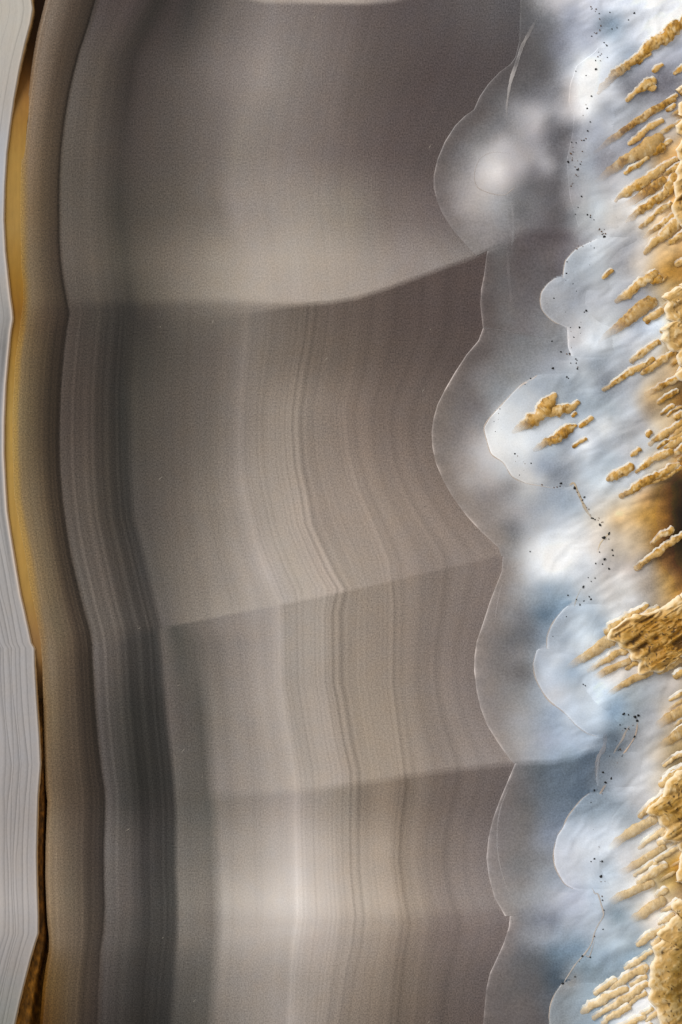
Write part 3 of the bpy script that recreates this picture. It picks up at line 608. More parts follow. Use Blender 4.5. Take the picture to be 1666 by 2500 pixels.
SEAMW = {(0, 1): 14, (1, 2): 8, (2, 3): 40, (3, 4): 10, (4, 5): 34}
SH = [(0, TOPL, S1, L1), (1, S1, S15, L2), (2, S15, S2, L3), (3, S2, S3, L4), (4, S3, S4, L5), (5, S4, BOTL, L6)]
XR = 1960.0
for sec, top, bot, lst in SH:
    yr = seam(bot, 1250) - seam(top, 1250)
    ny = max(20, int(yr / 3.2))
    u = np.concatenate([[0, 0, 0.004, 0.009, 0.014], np.linspace(0.032, 1, 200) ** 1.12])
    T, Ug = np.meshgrid(np.linspace(0, 1, ny), u, indexing='ij')
    y = seam(top, 1250) * (1 - T) + seam(bot, 1250) * T
    for _ in range(8):
        x0 = interp(lst, y)
        x = x0 + (XR - x0) * Ug
        y = seam(top, x) * (1 - T) + seam(bot, x) * T
    x0 = interp(lst, y)
    d = x - x0
    f, so = front(y)
    c = milky(x, y, sec, x >= f)
    for oth, sm, wd in ((sec - 1, top, SEAMW.get((sec - 1, sec))), (sec + 1, bot, SEAMW.get((sec, sec + 1)))):
        if wd:
            dd = np.abs(y - seam(sm, x))
            m_ = dd < wd
            co = milky(x[m_], y[m_], oth, (x >= f)[m_])
            c[m_] = c[m_] + (co - c[m_]) * (0.5 * (1 - sstep(0, wd, dd[m_])) )[:, None]
    silk = fbm((x * .84 - y * .54) / 85 + 0.4 * fbm(x / 60, y / 60, 0, 23, 2), (x * .54 + y * .84) / 21, 0, 25, 4)
    c = c * (1 + 0.15 * silk * sstep(1330, 1470, x))[..., None]
    mk = sstep(1250, 1380, x)[..., None]
    c = c + mk * (0.16 * (c - 160) + 8) * (c > 60)
    warm = np.clip((c[..., 0] - c[..., 2] - 35) / 60, 0, 1)
    c = c * (1 + 0.4 * warm * fbm((x * .84 - y * .54) / 50, (x * .54 + y * .84) / 22, 0, 27, 4))[..., None]
    # pale front rim of the lobe, a thin milky skin
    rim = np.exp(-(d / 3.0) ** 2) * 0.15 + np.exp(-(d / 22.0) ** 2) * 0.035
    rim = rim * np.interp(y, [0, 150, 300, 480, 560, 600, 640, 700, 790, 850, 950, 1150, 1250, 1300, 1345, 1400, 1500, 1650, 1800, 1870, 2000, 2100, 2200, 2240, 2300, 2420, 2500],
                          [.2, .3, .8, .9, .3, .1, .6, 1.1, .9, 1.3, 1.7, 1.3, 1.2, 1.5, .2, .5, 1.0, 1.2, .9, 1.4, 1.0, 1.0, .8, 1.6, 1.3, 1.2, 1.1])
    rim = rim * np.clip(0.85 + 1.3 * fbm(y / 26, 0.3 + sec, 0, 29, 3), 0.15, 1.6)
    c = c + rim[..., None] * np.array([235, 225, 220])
    c = c * (1 + 0.03 * fbm(x / 60, y / 90, 0, 61, 3))[..., None]
    kk = sstep(8, 45, d)
    z = skin(d) * (1 - kk) + skin(x - lobe_front(y)) * kk + relief(x, y) * sstep(0, 30, d)
    z[:, 0] = -8
    grid_obj('translucent_lobe', x, y, z, lin(np.clip(c, 4, 252)), M_SHEET, agate)

for lst, soft, nm in PODS:
    ya, yb = lst[0][0], lst[-1][0]
    ny = max(16, int((yb - ya) / 3))
    # rounded ends: dense towards both tips
    t = 0.5 - 0.5 * np.cos(np.linspace(0, math.pi, ny))
    yv = ya + (yb - ya) * t
    wv = np.concatenate([[0, 0, 0.02, 0.05, 0.09], np.linspace(0.14, 1, 46)])
    width = 150.0
    Yg, Wg = np.meshgrid(yv, wv, indexing='ij')
    x0 = interp(lst, Yg)
    endt = np.minimum((Yg - ya), (yb - Yg)) if yb < 2600 else (Yg - ya)
    x = x0 + width * Wg
    sec = sector_of(x, Yg)
    c = np.zeros(x.shape + (3,))
    for s in range(6):
        if np.any(sec == s):
            cc = milky(x, Yg, s, True)
            c = np.where((sec == s)[..., None], cc, c)
    c = c + 0.16 * (c - 160) * sstep(1250, 1380, x)[..., None] + 8 * sstep(1250, 1380, x)[..., None]
    d = x - x0
    c = c + max(0.0, 1 - 1.34 * soft) * (np.exp(-(d / 5.0) ** 2) * 0.10)[..., None] * np.array([245, 232, 222])
    c = c * (1 + 0.03 * fbm(x / 50, Yg / 60, 0, 62, 3))[..., None]
    lift = (0.35 + 1.3 * sstep(0, 24, d)) * max(0.0, 1 - 1.34 * soft) * sstep(0, 22, endt) * (1 - sstep(0.4, 0.8, Wg)) - 1.6 * sstep(0.6, 1.0, Wg) - 0.9 * (1 - sstep(0, 22, endt))
    z = surf(x, Yg) + 0.25 * (1 - 0.8 * soft) + lift
    z[:, 0] = z[:, 1] - (0.6 if soft < .5 else 0.02)
    grid_obj(nm, x, Yg, z, lin(np.clip(c, 4, 252)), M_SHEET, agate)

# ------------------------------------------------------------------ pale growth lines (thin tubes half sunk in the stone)


def tube(name, pts, rad, col, mat, parent, z0=6.0, veil=1.0, seg=6, rough=0.0, ends=True, label=None, flat=0.7):
    """pts: (x, y) pixels; rad: full widths in pixels along the path; round section half sunk."""
    n = max(10, int(sum(math.dist(pts[i], pts[i + 1]) for i in range(len(pts) - 1)) / 7))
    p = smooth_path(pts, n)
    r = np.interp(np.linspace(0, 1, n), np.linspace(0, 1, len(rad)), rad) / 2
    tt = np.gradient(p, axis=0)
    tt /= np.linalg.norm(tt, axis=1, keepdims=True) + 1e-9
    nn = np.stack([-tt[:, 1], tt[:, 0]], 1)
    if ends:
        e = np.linspace(0, 1, n)
        r = r * np.sqrt(np.clip(sstep(-0.02, 0.06, e) * sstep(-0.02, 0.06, 1 - e), 0.02, 1))
    r = r * (1 + rough * fbm(p[:, 0] / 9, p[:, 1] / 9, 0, 91, 2))
    a = np.linspace(0, 2 * math.pi, seg, endpoint=False)
    X = p[:, :1] + nn[:, :1] * r[:, None] * np.cos(a)
    Y = p[:, 1:] + nn[:, 1:] * r[:, None] * np.cos(a)
    zb = surf(p[:, 0], p[:, 1]) + z0
    Z = zb[:, None] + r[:, None] * np.sin(a) * flat
    Cc = np.broadcast_to(lin(col), X.shape + (3,))
    vv = veil
    if np.ndim(veil):
        vv = np.interp(np.linspace(0, 1, n), np.linspace(0, 1, len(veil)), veil)
        vv = (vv * np.clip(0.85 + 1.1 * fbm(p[:, 0] / 50, p[:, 1] / 50, 0, 97, 3), 0.05, 1.2))[:, None] * np.ones(seg)
    return grid_obj(name, X, Y, Z, Cc, mat, parent, wrap=True, fade=vv, label=label)


def yx(lst, a, b):
    return [(x, y) for y, x in lst if a <= y <= b]


VE = []
VE.append(([(1179, 800), (1229, 807), (1330, 825)], [2, 2, 1], (150, 145, 144), [.6, .4, .1]))
VE.append(([(1314, 39), (1293, 79), (1275, 114), (1261, 157), (1248, 196), (1241, 232), (1237, 268), (1239, 300)], [3, 6, 7, 9, 7, 5, 4, 3], (196, 190, 188), [.0, .25, .4, .5, .45, .3, .15, 0]))
VE.append(([(1271, 2), (1269, 60), (1268, 110)], [2, 2, 2], (125, 122, 124), [.4, .4, .2]))
VE.append(([(1246, 375), (1205, 372), (1175, 385), (1160, 415), (1160, 445), (1172, 462), (1205, 474), (1232, 476), (1247, 466), (1258, 456)], [1.5, 1.5, 1.8, 1.8, 1.8, 1.8, 1.8], (206, 196, 190), [.05, .2, .3, .3, .35, .5, .5]))
for i, (wd, op) in enumerate([(0, 0), (2.0, .6), (1.6, .4), (1.8, .5), (3, .4), (3, .3), (2, .2), (3, .35), (2.2, .5)]):
    if op:
        yl = [p for p in PODS[i][0][1:-1] if p[0] <= 2520]
        VE.append(([(x, y) for y, x in yl], [wd * .6, wd, wd, wd, wd * .6], (225, 208, 192), [.2 * op, op, op, op, .3 * op]))
VE.append(([at(Q2, 245, 1553), at(Q2, 180, 1610), at(Q2, 110, 1640), at(Q2, 60, 1705)], [2, 2.4, 2.4, 1.5], (232, 214, 200), [.3, .9, .9, .3]))
VE.append(([at(Q3, 540, 690), at(Q3, 580, 670), at(Q3, 610, 740), at(Q3, 660, 850), at(Q3, 700, 930), at(Q3, 760, 1010)], [3, 4, 5, 7, 5, 3], (216, 196, 166), [.3, .6, .5, .4, .3, .1]))
VE.append(([at(Q3, 915, 1110), at(Q3, 870, 1160), at(Q3, 820, 1220), at(Q3, 793, 1300)], [2.5, 2.5, 2.5, 2], (232, 214, 180), [.4, .9, .8, .2]))
VE.append(([at(Q3, 650, 1620), at(Q3, 605, 1720), at(Q3, 582, 1820), at(Q3, 588, 1950), at(Q3, 565, 2060), at(Q3, 568, 2230)], [2, 2.2, 2.2, 2.5, 2, 2], (214, 205, 190), [.2, .6, .7, .8, .5, .3]))
VE.append(([at(Q4, 1160, 1170), at(Q4, 1150, 1250), at(Q4, 1125, 1320), at(Q4, 1060, 1420), at(Q4, 990, 1510), at(Q4, 940, 1640), at(Q4, 860, 1750), at(Q4, 800, 1860), at(Q4, 765, 1950), at(Q4, 755, 2060)], [4, 3, 2.5, 3, 4, 6, 6, 4, 3, 3], (212, 190, 170), [.3, .4, .4, .6, .6, .6, .6, .6, .5, .3]))
VE.append(([at(Q4, 1090, 1200), at(Q4, 1050, 1260), at(Q4, 1020, 1330), at(Q4, 960, 1420), at(Q4, 880, 1600)], [3, 4, 4, 3, 2], (204, 190, 176), [.2, .35, .35, .3, .1]))
VE.append(([at(Q4, 870, 1230), at(Q4, 855, 1400), at(Q4, 800, 1500), at(Q4, 790, 1680), at(Q4, 810, 1780)], [6, 8, 9, 8, 6], (172, 170, 174), [.05, .25, .35, .35, .2]))
VE.append(([at(Q5, 740, 1080), at(Q5, 770, 1140), at(Q5, 800, 1150), at(Q5, 830, 1250), at(Q5, 850, 1340), at(Q5, 800, 1430), at(Q5, 765, 1510), at(Q5, 740, 1600), at(Q5, 680, 1690), at(Q5, 600, 1780), at(Q5, 540, 1870), at(Q5, 490, 1950)], [2, 2.5, 3, 4, 4, 3, 3.5, 3, 3, 3, 3, 2.5], (216, 206, 196), [.1, .4, .5, .6, .6, .6, .6, .7, .7, .8, .8, .7]))
VE.append(([at(Q5, 770, 1570), at(Q5, 735, 1680), at(Q5, 715, 1720), at(Q5, 680, 1700)], [2, 3, 3, 2], (205, 198, 192), [.4, .6, .6, .3]))
VE.append(([at(Q5, 465, 1975), at(Q5, 462, 2080), at(Q5, 490, 2200)], [2, 2.5, 2], (220, 205, 185), [.7, .8, .4]))
VE.append(([at(Q5, 600, 1870), at(Q5, 560, 1980), at(Q5, 520, 2050)], [9, 14, 8], (170, 164, 156), [.1, .5, .1]))
VE.append(([(1246, 1915), (1222, 1975), (1214, 2041), (1221, 2112), (1246, 2191)], [2, 2, 3, 3, 2], (205, 198, 196), [.05, .2, .25, .25, .15]))
VE.append(([(1238, 600), (1242, 660), (1247, 720), (1256, 780)], [5, 6, 6, 4], (180, 172, 172), [.0, .22, .2, .0]))
VE.append(([(1236, 1400), (1222, 1440), (1212, 1490), (1208, 1530)], [2, 3, 3, 2], (200, 190, 186), [.1, .25, .2, .0]))
VE.append(([(1247, 470), (1252, 520), (1254, 570), (1250, 600)], [4, 5, 6, 4], (190, 188, 190), [.0, .25, .3, .1]))
for pts, wd, col, ve in VE:
    tube('growth_line', pts, [k * 1.15 for k in wd], col, M_VEIN, agate, z0=0.6 if pts[0][0] > 1300 or pts[-1][0] > 1300 else 0.2, veil=ve, seg=8, rough=0.5, flat=0.12)

# ------------------------------------------------------------------ ochre mineral fingers
FING = {   # crop: ([path], [widths], tip veil)
    Q1: [([(790, 860), (900, 740), (1000, 650), (1150, 540), (1250, 450), (1400, 340), (1568, 215), (1750, 90)], [30, 85, 95, 85, 95, 130, 120, 110], .15),
         ([(1155, 580), (1220, 525), (1290, 490)], [45, 60, 40], 1), ([(1290, 655), (1345, 620), (1400, 590)], [45, 55, 40], 1), ([(1485, 680), (1560, 625), (1650, 570)], [45, 65, 60], 1),
         ([(1050, 930), (1150, 840), (1230, 785), (1330, 715)], [35, 60, 95, 70], .8), ([(1240, 800), (1300, 800), (1330, 815)], [60, 80, 45], 1),
         ([(760, 1400), (900, 1290), (1050, 1180), (1200, 1080), (1350, 980), (1510, 890)], [30, 60, 65, 75, 75, 55], .05), ([(1420, 1020), (1510, 950)], [35, 45], 1),
         ([(1075, 1330), (1170, 1250), (1280, 1160), (1400, 1090)], [35, 55, 60, 40], .9),
         ([(770, 1680), (900, 1570), (1040, 1470), (1180, 1390), (1280, 1320), (1390, 1230)], [50, 80, 100, 150, 170, 90], .02), ([(1035, 1590), (1150, 1510), (1270, 1430)], [40, 55, 70], 1), ([(1270, 1400), (1350, 1350), (1410, 1320)], [80, 110, 70], 1),
         ([(950, 1840), (1050, 1760), (1160, 1690), (1300, 1600), (1410, 1515)], [35, 75, 95, 100, 50], .3),
         ([(1000, 1900), (1180, 1790), (1300, 1710), (1420, 1625)], [50, 80, 110, 70], .02), ([(1050, 2030), (1170, 1930), (1300, 1840), (1400, 1760)], [40, 70, 80, 60], .1),
         ([(1340, 1800), (1420, 1740), (1510, 1570)], [60, 90, 60], .3), ([(1335, 1860), (1420, 1780), (1500, 1700), (1580, 1640)], [30, 50, 55, 50], 1),
         ([(1175, 2085), (1270, 2000), (1370, 1920), (1480, 1850)], [40, 50, 55, 55], .5), ([(1210, 2180), (1330, 2080), (1480, 1970), (1560, 1900)], [40, 60, 65, 60], .1),
         ([(1215, 2320), (1300, 2225), (1400, 2145), (1500, 2060), (1600, 1980)], [35, 60, 100, 120, 110], .6), ([(1420, 2230), (1500, 2180), (1640, 2080)], [50, 70, 70], .3)],
    Q2: [([(835, 675), (890, 635), (945, 595)], [25, 50, 35], .9), ([(950, 890), (1060, 820), (1180, 720), (1270, 660), (1340, 600)], [40, 85, 85, 105, 80], .3), ([(1260, 690), (1320, 680), (1380, 650)], [50, 90, 50], .8),
         ([(795, 1260), (920, 1160), (1030, 1070), (1150, 980), (1260, 900), (1340, 875)], [35, 75, 110, 135, 130, 80], .05), ([(1210, 1060), (1300, 1010), (1400, 950)], [50, 90, 100], 1), ([(1230, 1080), (1290, 1030)], [35, 40], 1),
         ([(1090, 1440), (1190, 1360), (1280, 1300), (1370, 1245)], [45, 60, 60, 50], .5), ([(840, 1700), (960, 1620), (1080, 1540), (1200, 1470), (1320, 1400)], [35, 50, 60, 60, 50], .5),
         ([(1185, 1545), (1280, 1480), (1370, 1420), (1450, 1370), (1540, 1330)], [40, 60, 70, 60, 60], .8), ([(1225, 1745), (1350, 1670), (1510, 1590), (1640, 1500)], [45, 55, 60, 60], .1),
         ([(10, 2080), (110, 2030), (200, 1970), (300, 1890), (350, 1800), (420, 1715)], [35, 90, 130, 150, 150, 40], .1), ([(310, 1900), (420, 1870), (530, 1850), (640, 1800)], [90, 120, 95, 50], 1),
         ([(210, 2250), (310, 2180), (400, 2130), (500, 2070), (610, 2005)], [35, 75, 95, 120, 50], .1), ([(560, 1935), (605, 1890)], [40, 45], 1), ([(625, 2030), (690, 1980), (760, 1935)], [40, 55, 40], 1),
         ([(565, 2215), (630, 2170), (700, 2125)], [32, 38, 30], 1), ([(1232, 2105), (1265, 2082), (1297, 2065)], [55, 65, 50], 1), ([(1095, 2295), (1150, 2250), (1190, 2215)], [35, 50, 60], 1),
         ([(1255, 2190), (1360, 2120), (1470, 2050), (1600, 1960)], [40, 60, 60, 60], .4), ([(1490, 1950), (1530, 1930), (1600, 1900)], [50, 70, 70], 1), ([(1500, 560), (1568, 520), (1640, 480)], [50, 60, 60], .8)],
    Q3: [([(870, 640), (950, 600), (1040, 550), (1130, 505)], [55, 80, 95, 70], .7), ([(1140, 580), (1230, 510), (1340, 430), (1490, 370)], [35, 55, 85, 50], .7), ([(990, 800), (1120, 730), (1250, 640), (1380, 590), (1550, 490)], [35, 75, 95, 90, 55], .6), ([(1230, 680), (1390, 630), (1568, 520)], [25, 35, 40], 1),
         ([(1440, 280), (1568, 215), (1650, 170)], [45, 50, 50], 1), ([(1400, 365), (1480, 310), (1568, 270), (1650, 230)], [40, 75, 75, 75], .8), ([(1470, 430), (1568, 360), (1650, 300)], [60, 80, 80], .3),
         ([(1275, 1230), (1370, 1150), (1430, 1120), (1490, 1075)], [40, 50, 75, 45], .8), ([(1130, 1460), (1230, 1380), (1350, 1300), (1450, 1220), (1568, 1150), (1660, 1090)], [45, 60, 70, 70, 55, 50], .6)],
    Q4: [([(500, 690), (620, 610), (740, 540), (860, 450), (960, 410)], [50, 80, 95, 115, 110], .02), ([(860, 370), (960, 290), (1080, 210), (1265, 95)], [60, 90, 80, 40], .9), ([(700, 710), (830, 630), (960, 550), (1130, 490)], [35, 55, 65, 60], .1),
         ([(760, 770), (900, 690), (1100, 600)], [60, 75, 60], .05), ([(1045, 690), (1140, 620), (1250, 550)], [40, 55, 55], .8), ([(870, 940), (990, 850), (1130, 770), (1300, 690)], [40, 60, 75, 90], .02), ([(1080, 585), (1150, 530), (1220, 480)], [40, 55, 50], .9),
         ([(1490, 770), (1540, 730), (1640, 680)], [50, 65, 60], .9), ([(1300, 1230), (1430, 1140), (1568, 1060), (1700, 980)], [60, 100, 110, 100], .02), ([(1330, 1420), (1450, 1330), (1568, 1250), (1700, 1160)], [60, 90, 110, 100], .02),
         ([(1290, 460), (1400, 400), (1530, 300)], [70, 90, 80], 1), ([(1080, 290), (1190, 240), (1300, 160), (1360, 115)], [90, 110, 80, 45], 1), ([(1000, 480), (1120, 400), (1250, 350)], [70, 80, 70], 1), ([(1150, 640), (1250, 600), (1330, 570)], [60, 90, 60], .9), ([(1330, 720), (1450, 650), (1560, 590)], [60, 80, 70], .8), ([(1260, 420), (1310, 400), (1500, 320)], [50, 50, 50], 1),
         ([(1360, 1760), (1430, 1690), (1500, 1630), (1600, 1560)], [60, 75, 70, 70], 1), ([(1380, 1850), (1440, 1770), (1520, 1700)], [60, 70, 60], 1), ([(1165, 2040), (1260, 1950), (1350, 1890), (1450, 1820)], [50, 75, 110, 100], .8), ([(1330, 1895), (1400, 1830)], [60, 70], 1)],
    Q5: [([(870, 760), (990, 660), (1110, 580), (1250, 500), (1400, 410)], [60, 80, 100, 105, 100], .0), ([(1165, 740), (1270, 650), (1380, 570), (1490, 490)], [35, 55, 65, 60], .4), ([(970, 990), (1130, 890), (1280, 800), (1420, 710)], [60, 75, 75, 70], .0),
         ([(1120, 985), (1250, 890), (1400, 800), (1550, 700)], [35, 45, 50, 50], .6), ([(1275, 900), (1345, 865)], [55, 60], 1), ([(1150, 1060), (1240, 990), (1340, 930), (1440, 880)], [55, 80, 85, 60], .8), ([(870, 1240), (1080, 1130), (1320, 1040)], [60, 90, 80], .0),
         ([(1080, 1410), (1230, 1300), (1420, 1190)], [70, 110, 100], .0), ([(1320, 1190), (1380, 1140), (1440, 1100)], [50, 65, 60], .2), ([(1150, 1625), (1240, 1540), (1350, 1480), (1420, 1440)], [55, 75, 75, 60], .8), ([(1280, 1615), (1370, 1550)], [60, 65], .9),
         ([(1040, 1840), (1150, 1760), (1300, 1665)], [50, 62, 62], .7), ([(870, 2060), (980, 1970), (1110, 1880), (1260, 1800)], [45, 70, 85, 90], .4), ([(760, 2065), (860, 1990), (980, 1920)], [42, 60, 60], .8), ([(640, 2240), (770, 2150), (920, 2070), (1080, 2000)], [58, 82, 85, 75], .4),
         ([(745, 2290), (900, 2190), (1080, 2070), (1260, 1950)], [48, 70, 75, 75], .5), ([(1090, 1990), (1250, 1890)], [55, 65], .8), ([(830, 2340), (960, 2240), (1100, 2165)], [48, 75, 75], .6), ([(1080, 2160), (1160, 2090), (1250, 2050)], [40, 50, 50], .9),
         ([(1150, 2300), (1220, 2240), (1310, 2190)], [38, 45, 40], .9), ([(1230, 2310), (1340, 2220)], [40, 45], .9), ([(1040, 2350), (1150, 2290), (1240, 2260)], [48, 55, 50], .8), ([(940, 2400), (1050, 2340), (1160, 2310)], [50, 60, 50], .8), ([(1200, 2400), (1300, 2330)], [45, 50], .9),
         ([(1360, 620), (1450, 560), (1560, 490)], [60, 80, 70], 1), ([(1340, 700), (1430, 640), (1568, 560)], [60, 75, 70], 1), ([(1380, 420), (1460, 380), (1568, 300)], [60, 70, 60], 1)],
}
CREAM, OCHRE, TAN, UMBER = np.array([245, 228, 198.]), np.array([186, 134, 44.]), np.array([203, 163, 98.]), np.array([126, 88, 30.])
IVORY = np.array([248, 236, 214.])


def finger(q, pts, wid, tip, seed):
    P = [at(q, *p) for p in pts]
    ln = sum(math.dist(P[i], P[i + 1]) for i in range(len(P) - 1))
    n = int(max(16, ln / 2.2))
    seg = 18
    p = smooth_path(P, n)
    e = np.linspace(0, 1, n)
    r = np.interp(e, np.linspace(0, 1, len(wid)), wid) * q[2] / 2 * 0.92
    k = np.arange(n) * ln / (n - 1)
    cap0 = np.sqrt(np.clip(1 - (1 - np.clip(k / (0.9 * r[0] + 1e-6), 0, 1)) ** 2, 0.0, 1))
    cap1 = np.sqrt(np.clip(1 - (1 - np.clip((ln - k) / (0.9 * r[-1] + 1e-6), 0, 1)) ** 2, 0.0, 1))
    r = r * np.maximum(np.minimum(cap0, cap1), 0.02)
    soft = tip < 0.1 and len(wid) > 1
    off = fbm(e * ln / 22, seed * 3.1, 0, 11, 3) * 2.4
    tt = np.gradient(p, axis=0)
    tt /= np.linalg.norm(tt, axis=1, keepdims=True) + 1e-9
    nn = np.stack([-tt[:, 1], tt[:, 0]], 1)
    p = p + nn * off[:, None]
    a = np.linspace(0, 2 * math.pi, seg, endpoint=False)
    ca, sa = np.cos(a)[None, :], np.sin(a)[None, :]
    bx, by = p[:, :1] + nn[:, :1] * r[:, None] * ca, p[:, 1:] + nn[:, 1:] * r[:, None] * ca
    bz = r[:, None] * sa
    kb = 0.45 if soft else 1.0
    nb = kb * (0.40 * fbm(bx / 21, by / 21, bz / 30, 300 + seed, 2) + 0.44 * np.abs(ca) * fbm(bx / 8, by / 8, bz / 20, 700 + seed, 3) + 0.06 * fbm(bx / 7, by / 7, bz / 7, 900 + seed, 2))
    rr = r[:, None] * (1 + nb)
    lv = surf(p[:, 0], p[:, 1])
    hol = 38 * np.exp(-((p[:, 0] - 1735) / 105) ** 2 - ((p[:, 1] - 1285) / 110) ** 2)
    zc = lv + hol + 0.9 + 0.02 * r + 1.5 * e
    if tip < 0.5:
        zc = zc - (1 - sstep(0.0, 0.3, e)) * (0.35 * r)
    v = tip + (1 - tip) * sstep(0.02, 0.5 if tip < .3 else 0.3, e)
    if soft:
        v = v * 0.8

    def body(grow, lift, squash):
        q_ = rr + grow * np.minimum(1, r[:, None] / 4)
        return p[:, :1] + nn[:, :1] * q_ * ca, p[:, 1:] + nn[:, 1:] * q_ * ca, zc[:, None] + lift + rr * sa * squash

    X, Y, Z = body(0, 0, 0.6)
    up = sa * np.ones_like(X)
    g = fbm(X / 20, Y / 20, Z / 20, 40 + seed, 3)
    g2 = fbm(X / 6, Y / 6, Z / 6, 80 + seed, 2)
    hue = ((seed * 37) % 10 / 10 - .45)
    c = TAN + (OCHRE - TAN) * sstep(-0.2, 0.4, g + 0.35 * hue)[..., None]
    c = c + (UMBER - c) * (0.75 * sstep(0.05, 0.55, g2 + 0.6 * g + 0.3 * hue))[..., None]
    c = c + (CREAM - c) * (0.55 * sstep(0.1, 0.55, fbm(X / 9, Y / 9, 2.2, 140 + seed, 3)))[..., None]
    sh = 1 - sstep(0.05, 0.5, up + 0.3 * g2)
    pale = 0.9 if (q is Q5 and p[0, 0] < 1640) else (0.45 if q is Q4 else 0.0)  # extra cream paints in the sunlit brightness of the lower finger groups
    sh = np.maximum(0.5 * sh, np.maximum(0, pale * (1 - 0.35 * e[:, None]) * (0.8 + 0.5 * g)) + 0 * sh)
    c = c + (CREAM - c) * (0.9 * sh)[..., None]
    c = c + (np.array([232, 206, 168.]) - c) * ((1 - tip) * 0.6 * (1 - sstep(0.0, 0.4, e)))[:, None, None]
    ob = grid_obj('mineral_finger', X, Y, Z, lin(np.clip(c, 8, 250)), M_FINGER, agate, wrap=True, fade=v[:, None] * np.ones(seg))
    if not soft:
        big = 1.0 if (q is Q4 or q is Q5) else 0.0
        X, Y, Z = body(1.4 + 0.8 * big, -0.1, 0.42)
        X, Y = X - 1.0 - 0.6 * big, Y - 1.3 - 0.8 * big  # pale coat shifted up-left, so a lit-side highlight is built into it
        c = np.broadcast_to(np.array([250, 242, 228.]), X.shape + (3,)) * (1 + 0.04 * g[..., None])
        grid_obj('pale_sheath_lit_rim', X, Y, Z, lin(np.clip(c, 8, 252)), M_VEIN, ob, wrap=True, fade=(v * (0.25 + 0.6 * sstep(0.0, 0.2, e)) * (0.7 + 0.3 * big) * np.clip(0.9 + 1.0 * fbm(e * ln / 18, seed * 1.7, 0, 13, 2), 0.2, 1))[:, None] * np.ones(seg))


# slender needles between the larger fingers, thickest towards the right-hand edge
NEED = []
for i in range(46):
    q = (Q1, Q2, Q3, Q4, Q5)[i % 5]
    lo, hi = {Q1: (1000, 2300), Q2: (60, 1900), Q3: (30, 480), Q4: (900, 1750), Q5: (500, 2300)}[q]
    y_ = lo + (hi - lo) * rng.rand()
    x_ = 1300 + 230 * rng.rand()
    l_ = 110 + 190 * rng.rand()
    w_ = 24 + 26 * rng.rand()
    NEED.append((q, [(x_, y_), (x_ + 0.45 * l_, y_ - 0.30 * l_ + 8 * rng.randn()), (x_ + 0.86 * l_, y_ - 0.56 * l_)], [w_ * .7, w_, w_ * 1.15, w_ * .8], float(rng.choice([0.0, .3, .7, 1.0]))))
for q, pts, wid, tip in NEED:
    FING[q].append((pts, wid, tip))
sd = 0
for q, L_ in FING.items():
    for pts, wid, tip in L_:
        sd += 1
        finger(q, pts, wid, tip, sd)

# ------------------------------------------------------------------ granular ochre crusts at the right-hand edge


def crust(outline, centre, height, base, seed, core, flakes=1.0, cream=0.5, grown=(6, 60), label=None):
    o = smooth_path(outline, int(len(outline) * 16))
    al = np.concatenate([[0], np.cumsum(np.hypot(*np.diff(o, axis=0).T))])
    nt_ = np.arange(0, al[-1], 4.5)
    o = np.stack([np.interp(nt_, al, o[:, 0]), np.interp(nt_, al, o[:, 1])], 1)
    nu = len(o)
    v = np.concatenate([[0, 0.004, 0.01, 0.018], np.linspace(0.028, 1, 125) ** 1.1])
    v = np.sort(v)
    Vg, I = np.meshgrid(v, np.arange(nu), indexing='ij')
    cx, cy = centre
    ox = o[I, 0] + 6.0 * fbm(o[I, 0] / 15, o[I, 1] / 15, 0, seed, 3) * (1 - Vg)
    oy = o[I, 1] + 6.0 * fbm(o[I, 0] / 15, o[I, 1] / 15, 0, seed + 5, 3) * (1 - Vg)
    X = ox + (cx - ox) * Vg
    Y = oy + (cy - oy) * Vg
    d = np.hypot(X - ox, Y - oy)
    ca, sa = math.cos(math.radians(31)), math.sin(math.radians(31))
    ua, va = X * ca - Y * sa, X * sa + Y * ca
    g = fbm(X / 34, Y / 34, 0, seed + 1, 3)
    g2 = fbm(X / 9, Y / 9, 0, seed + 2, 3)
    st = fbm(ua / 62 + 0.5 * g, va / 17, 0, seed + 8, 3)
    fl = np.abs(st)
    Z = base + height * np.sqrt(np.clip(1 - (1 - np.clip(d / 16, 0, 1)) ** 2, 0, 1)) + sstep(0, 14, d) * (5 * g + 1.6 * g2 + 16 * flakes * (0.35 - fl))
    Z[0] = base - 12
    t = np.clip(sstep(grown[0], grown[1], d) + 0.5 * g + 0.2 * g2, 0, 1)
    c = TAN + (np.array(core, float) - TAN) * t[..., None]
    c = c + (OCHRE - c) * (0.55 * flakes * sstep(0.0, 0.5, g + 0.6 * st))[..., None]
    c = c + (CREAM - c) * (cream * sstep(0.05, 0.5, 0.7 * g2 - 0.8 * fl + 0.3 + 0.3 * g) * (1 - 0.6 * t))[..., None]
    c = c + (np.array([88, 58, 16.]) - c) * (0.75 * flakes * sstep(0.30, 0.62, fl + 0.2 * g2) * sstep(8, 30, d))[..., None]
    c = c + (np.array([60, 40, 14.]) - c) * (0.8 * sstep(0.36, 0.5, fbm(X / 6, Y / 6, 1.7, seed + 12, 2)) * sstep(10, 30, d))[..., None]
    c = c + (IVORY - c) * (0.9 * np.exp(-(d / 7) ** 2))[..., None]
    grid_obj('mineral_crust', X, Y, Z, lin(np.clip(c, 6, 250)), M_CRUST, agate, wrap=True, label=label)


def o_(q, *pts):
    return [at(q, *p) for p in pts]


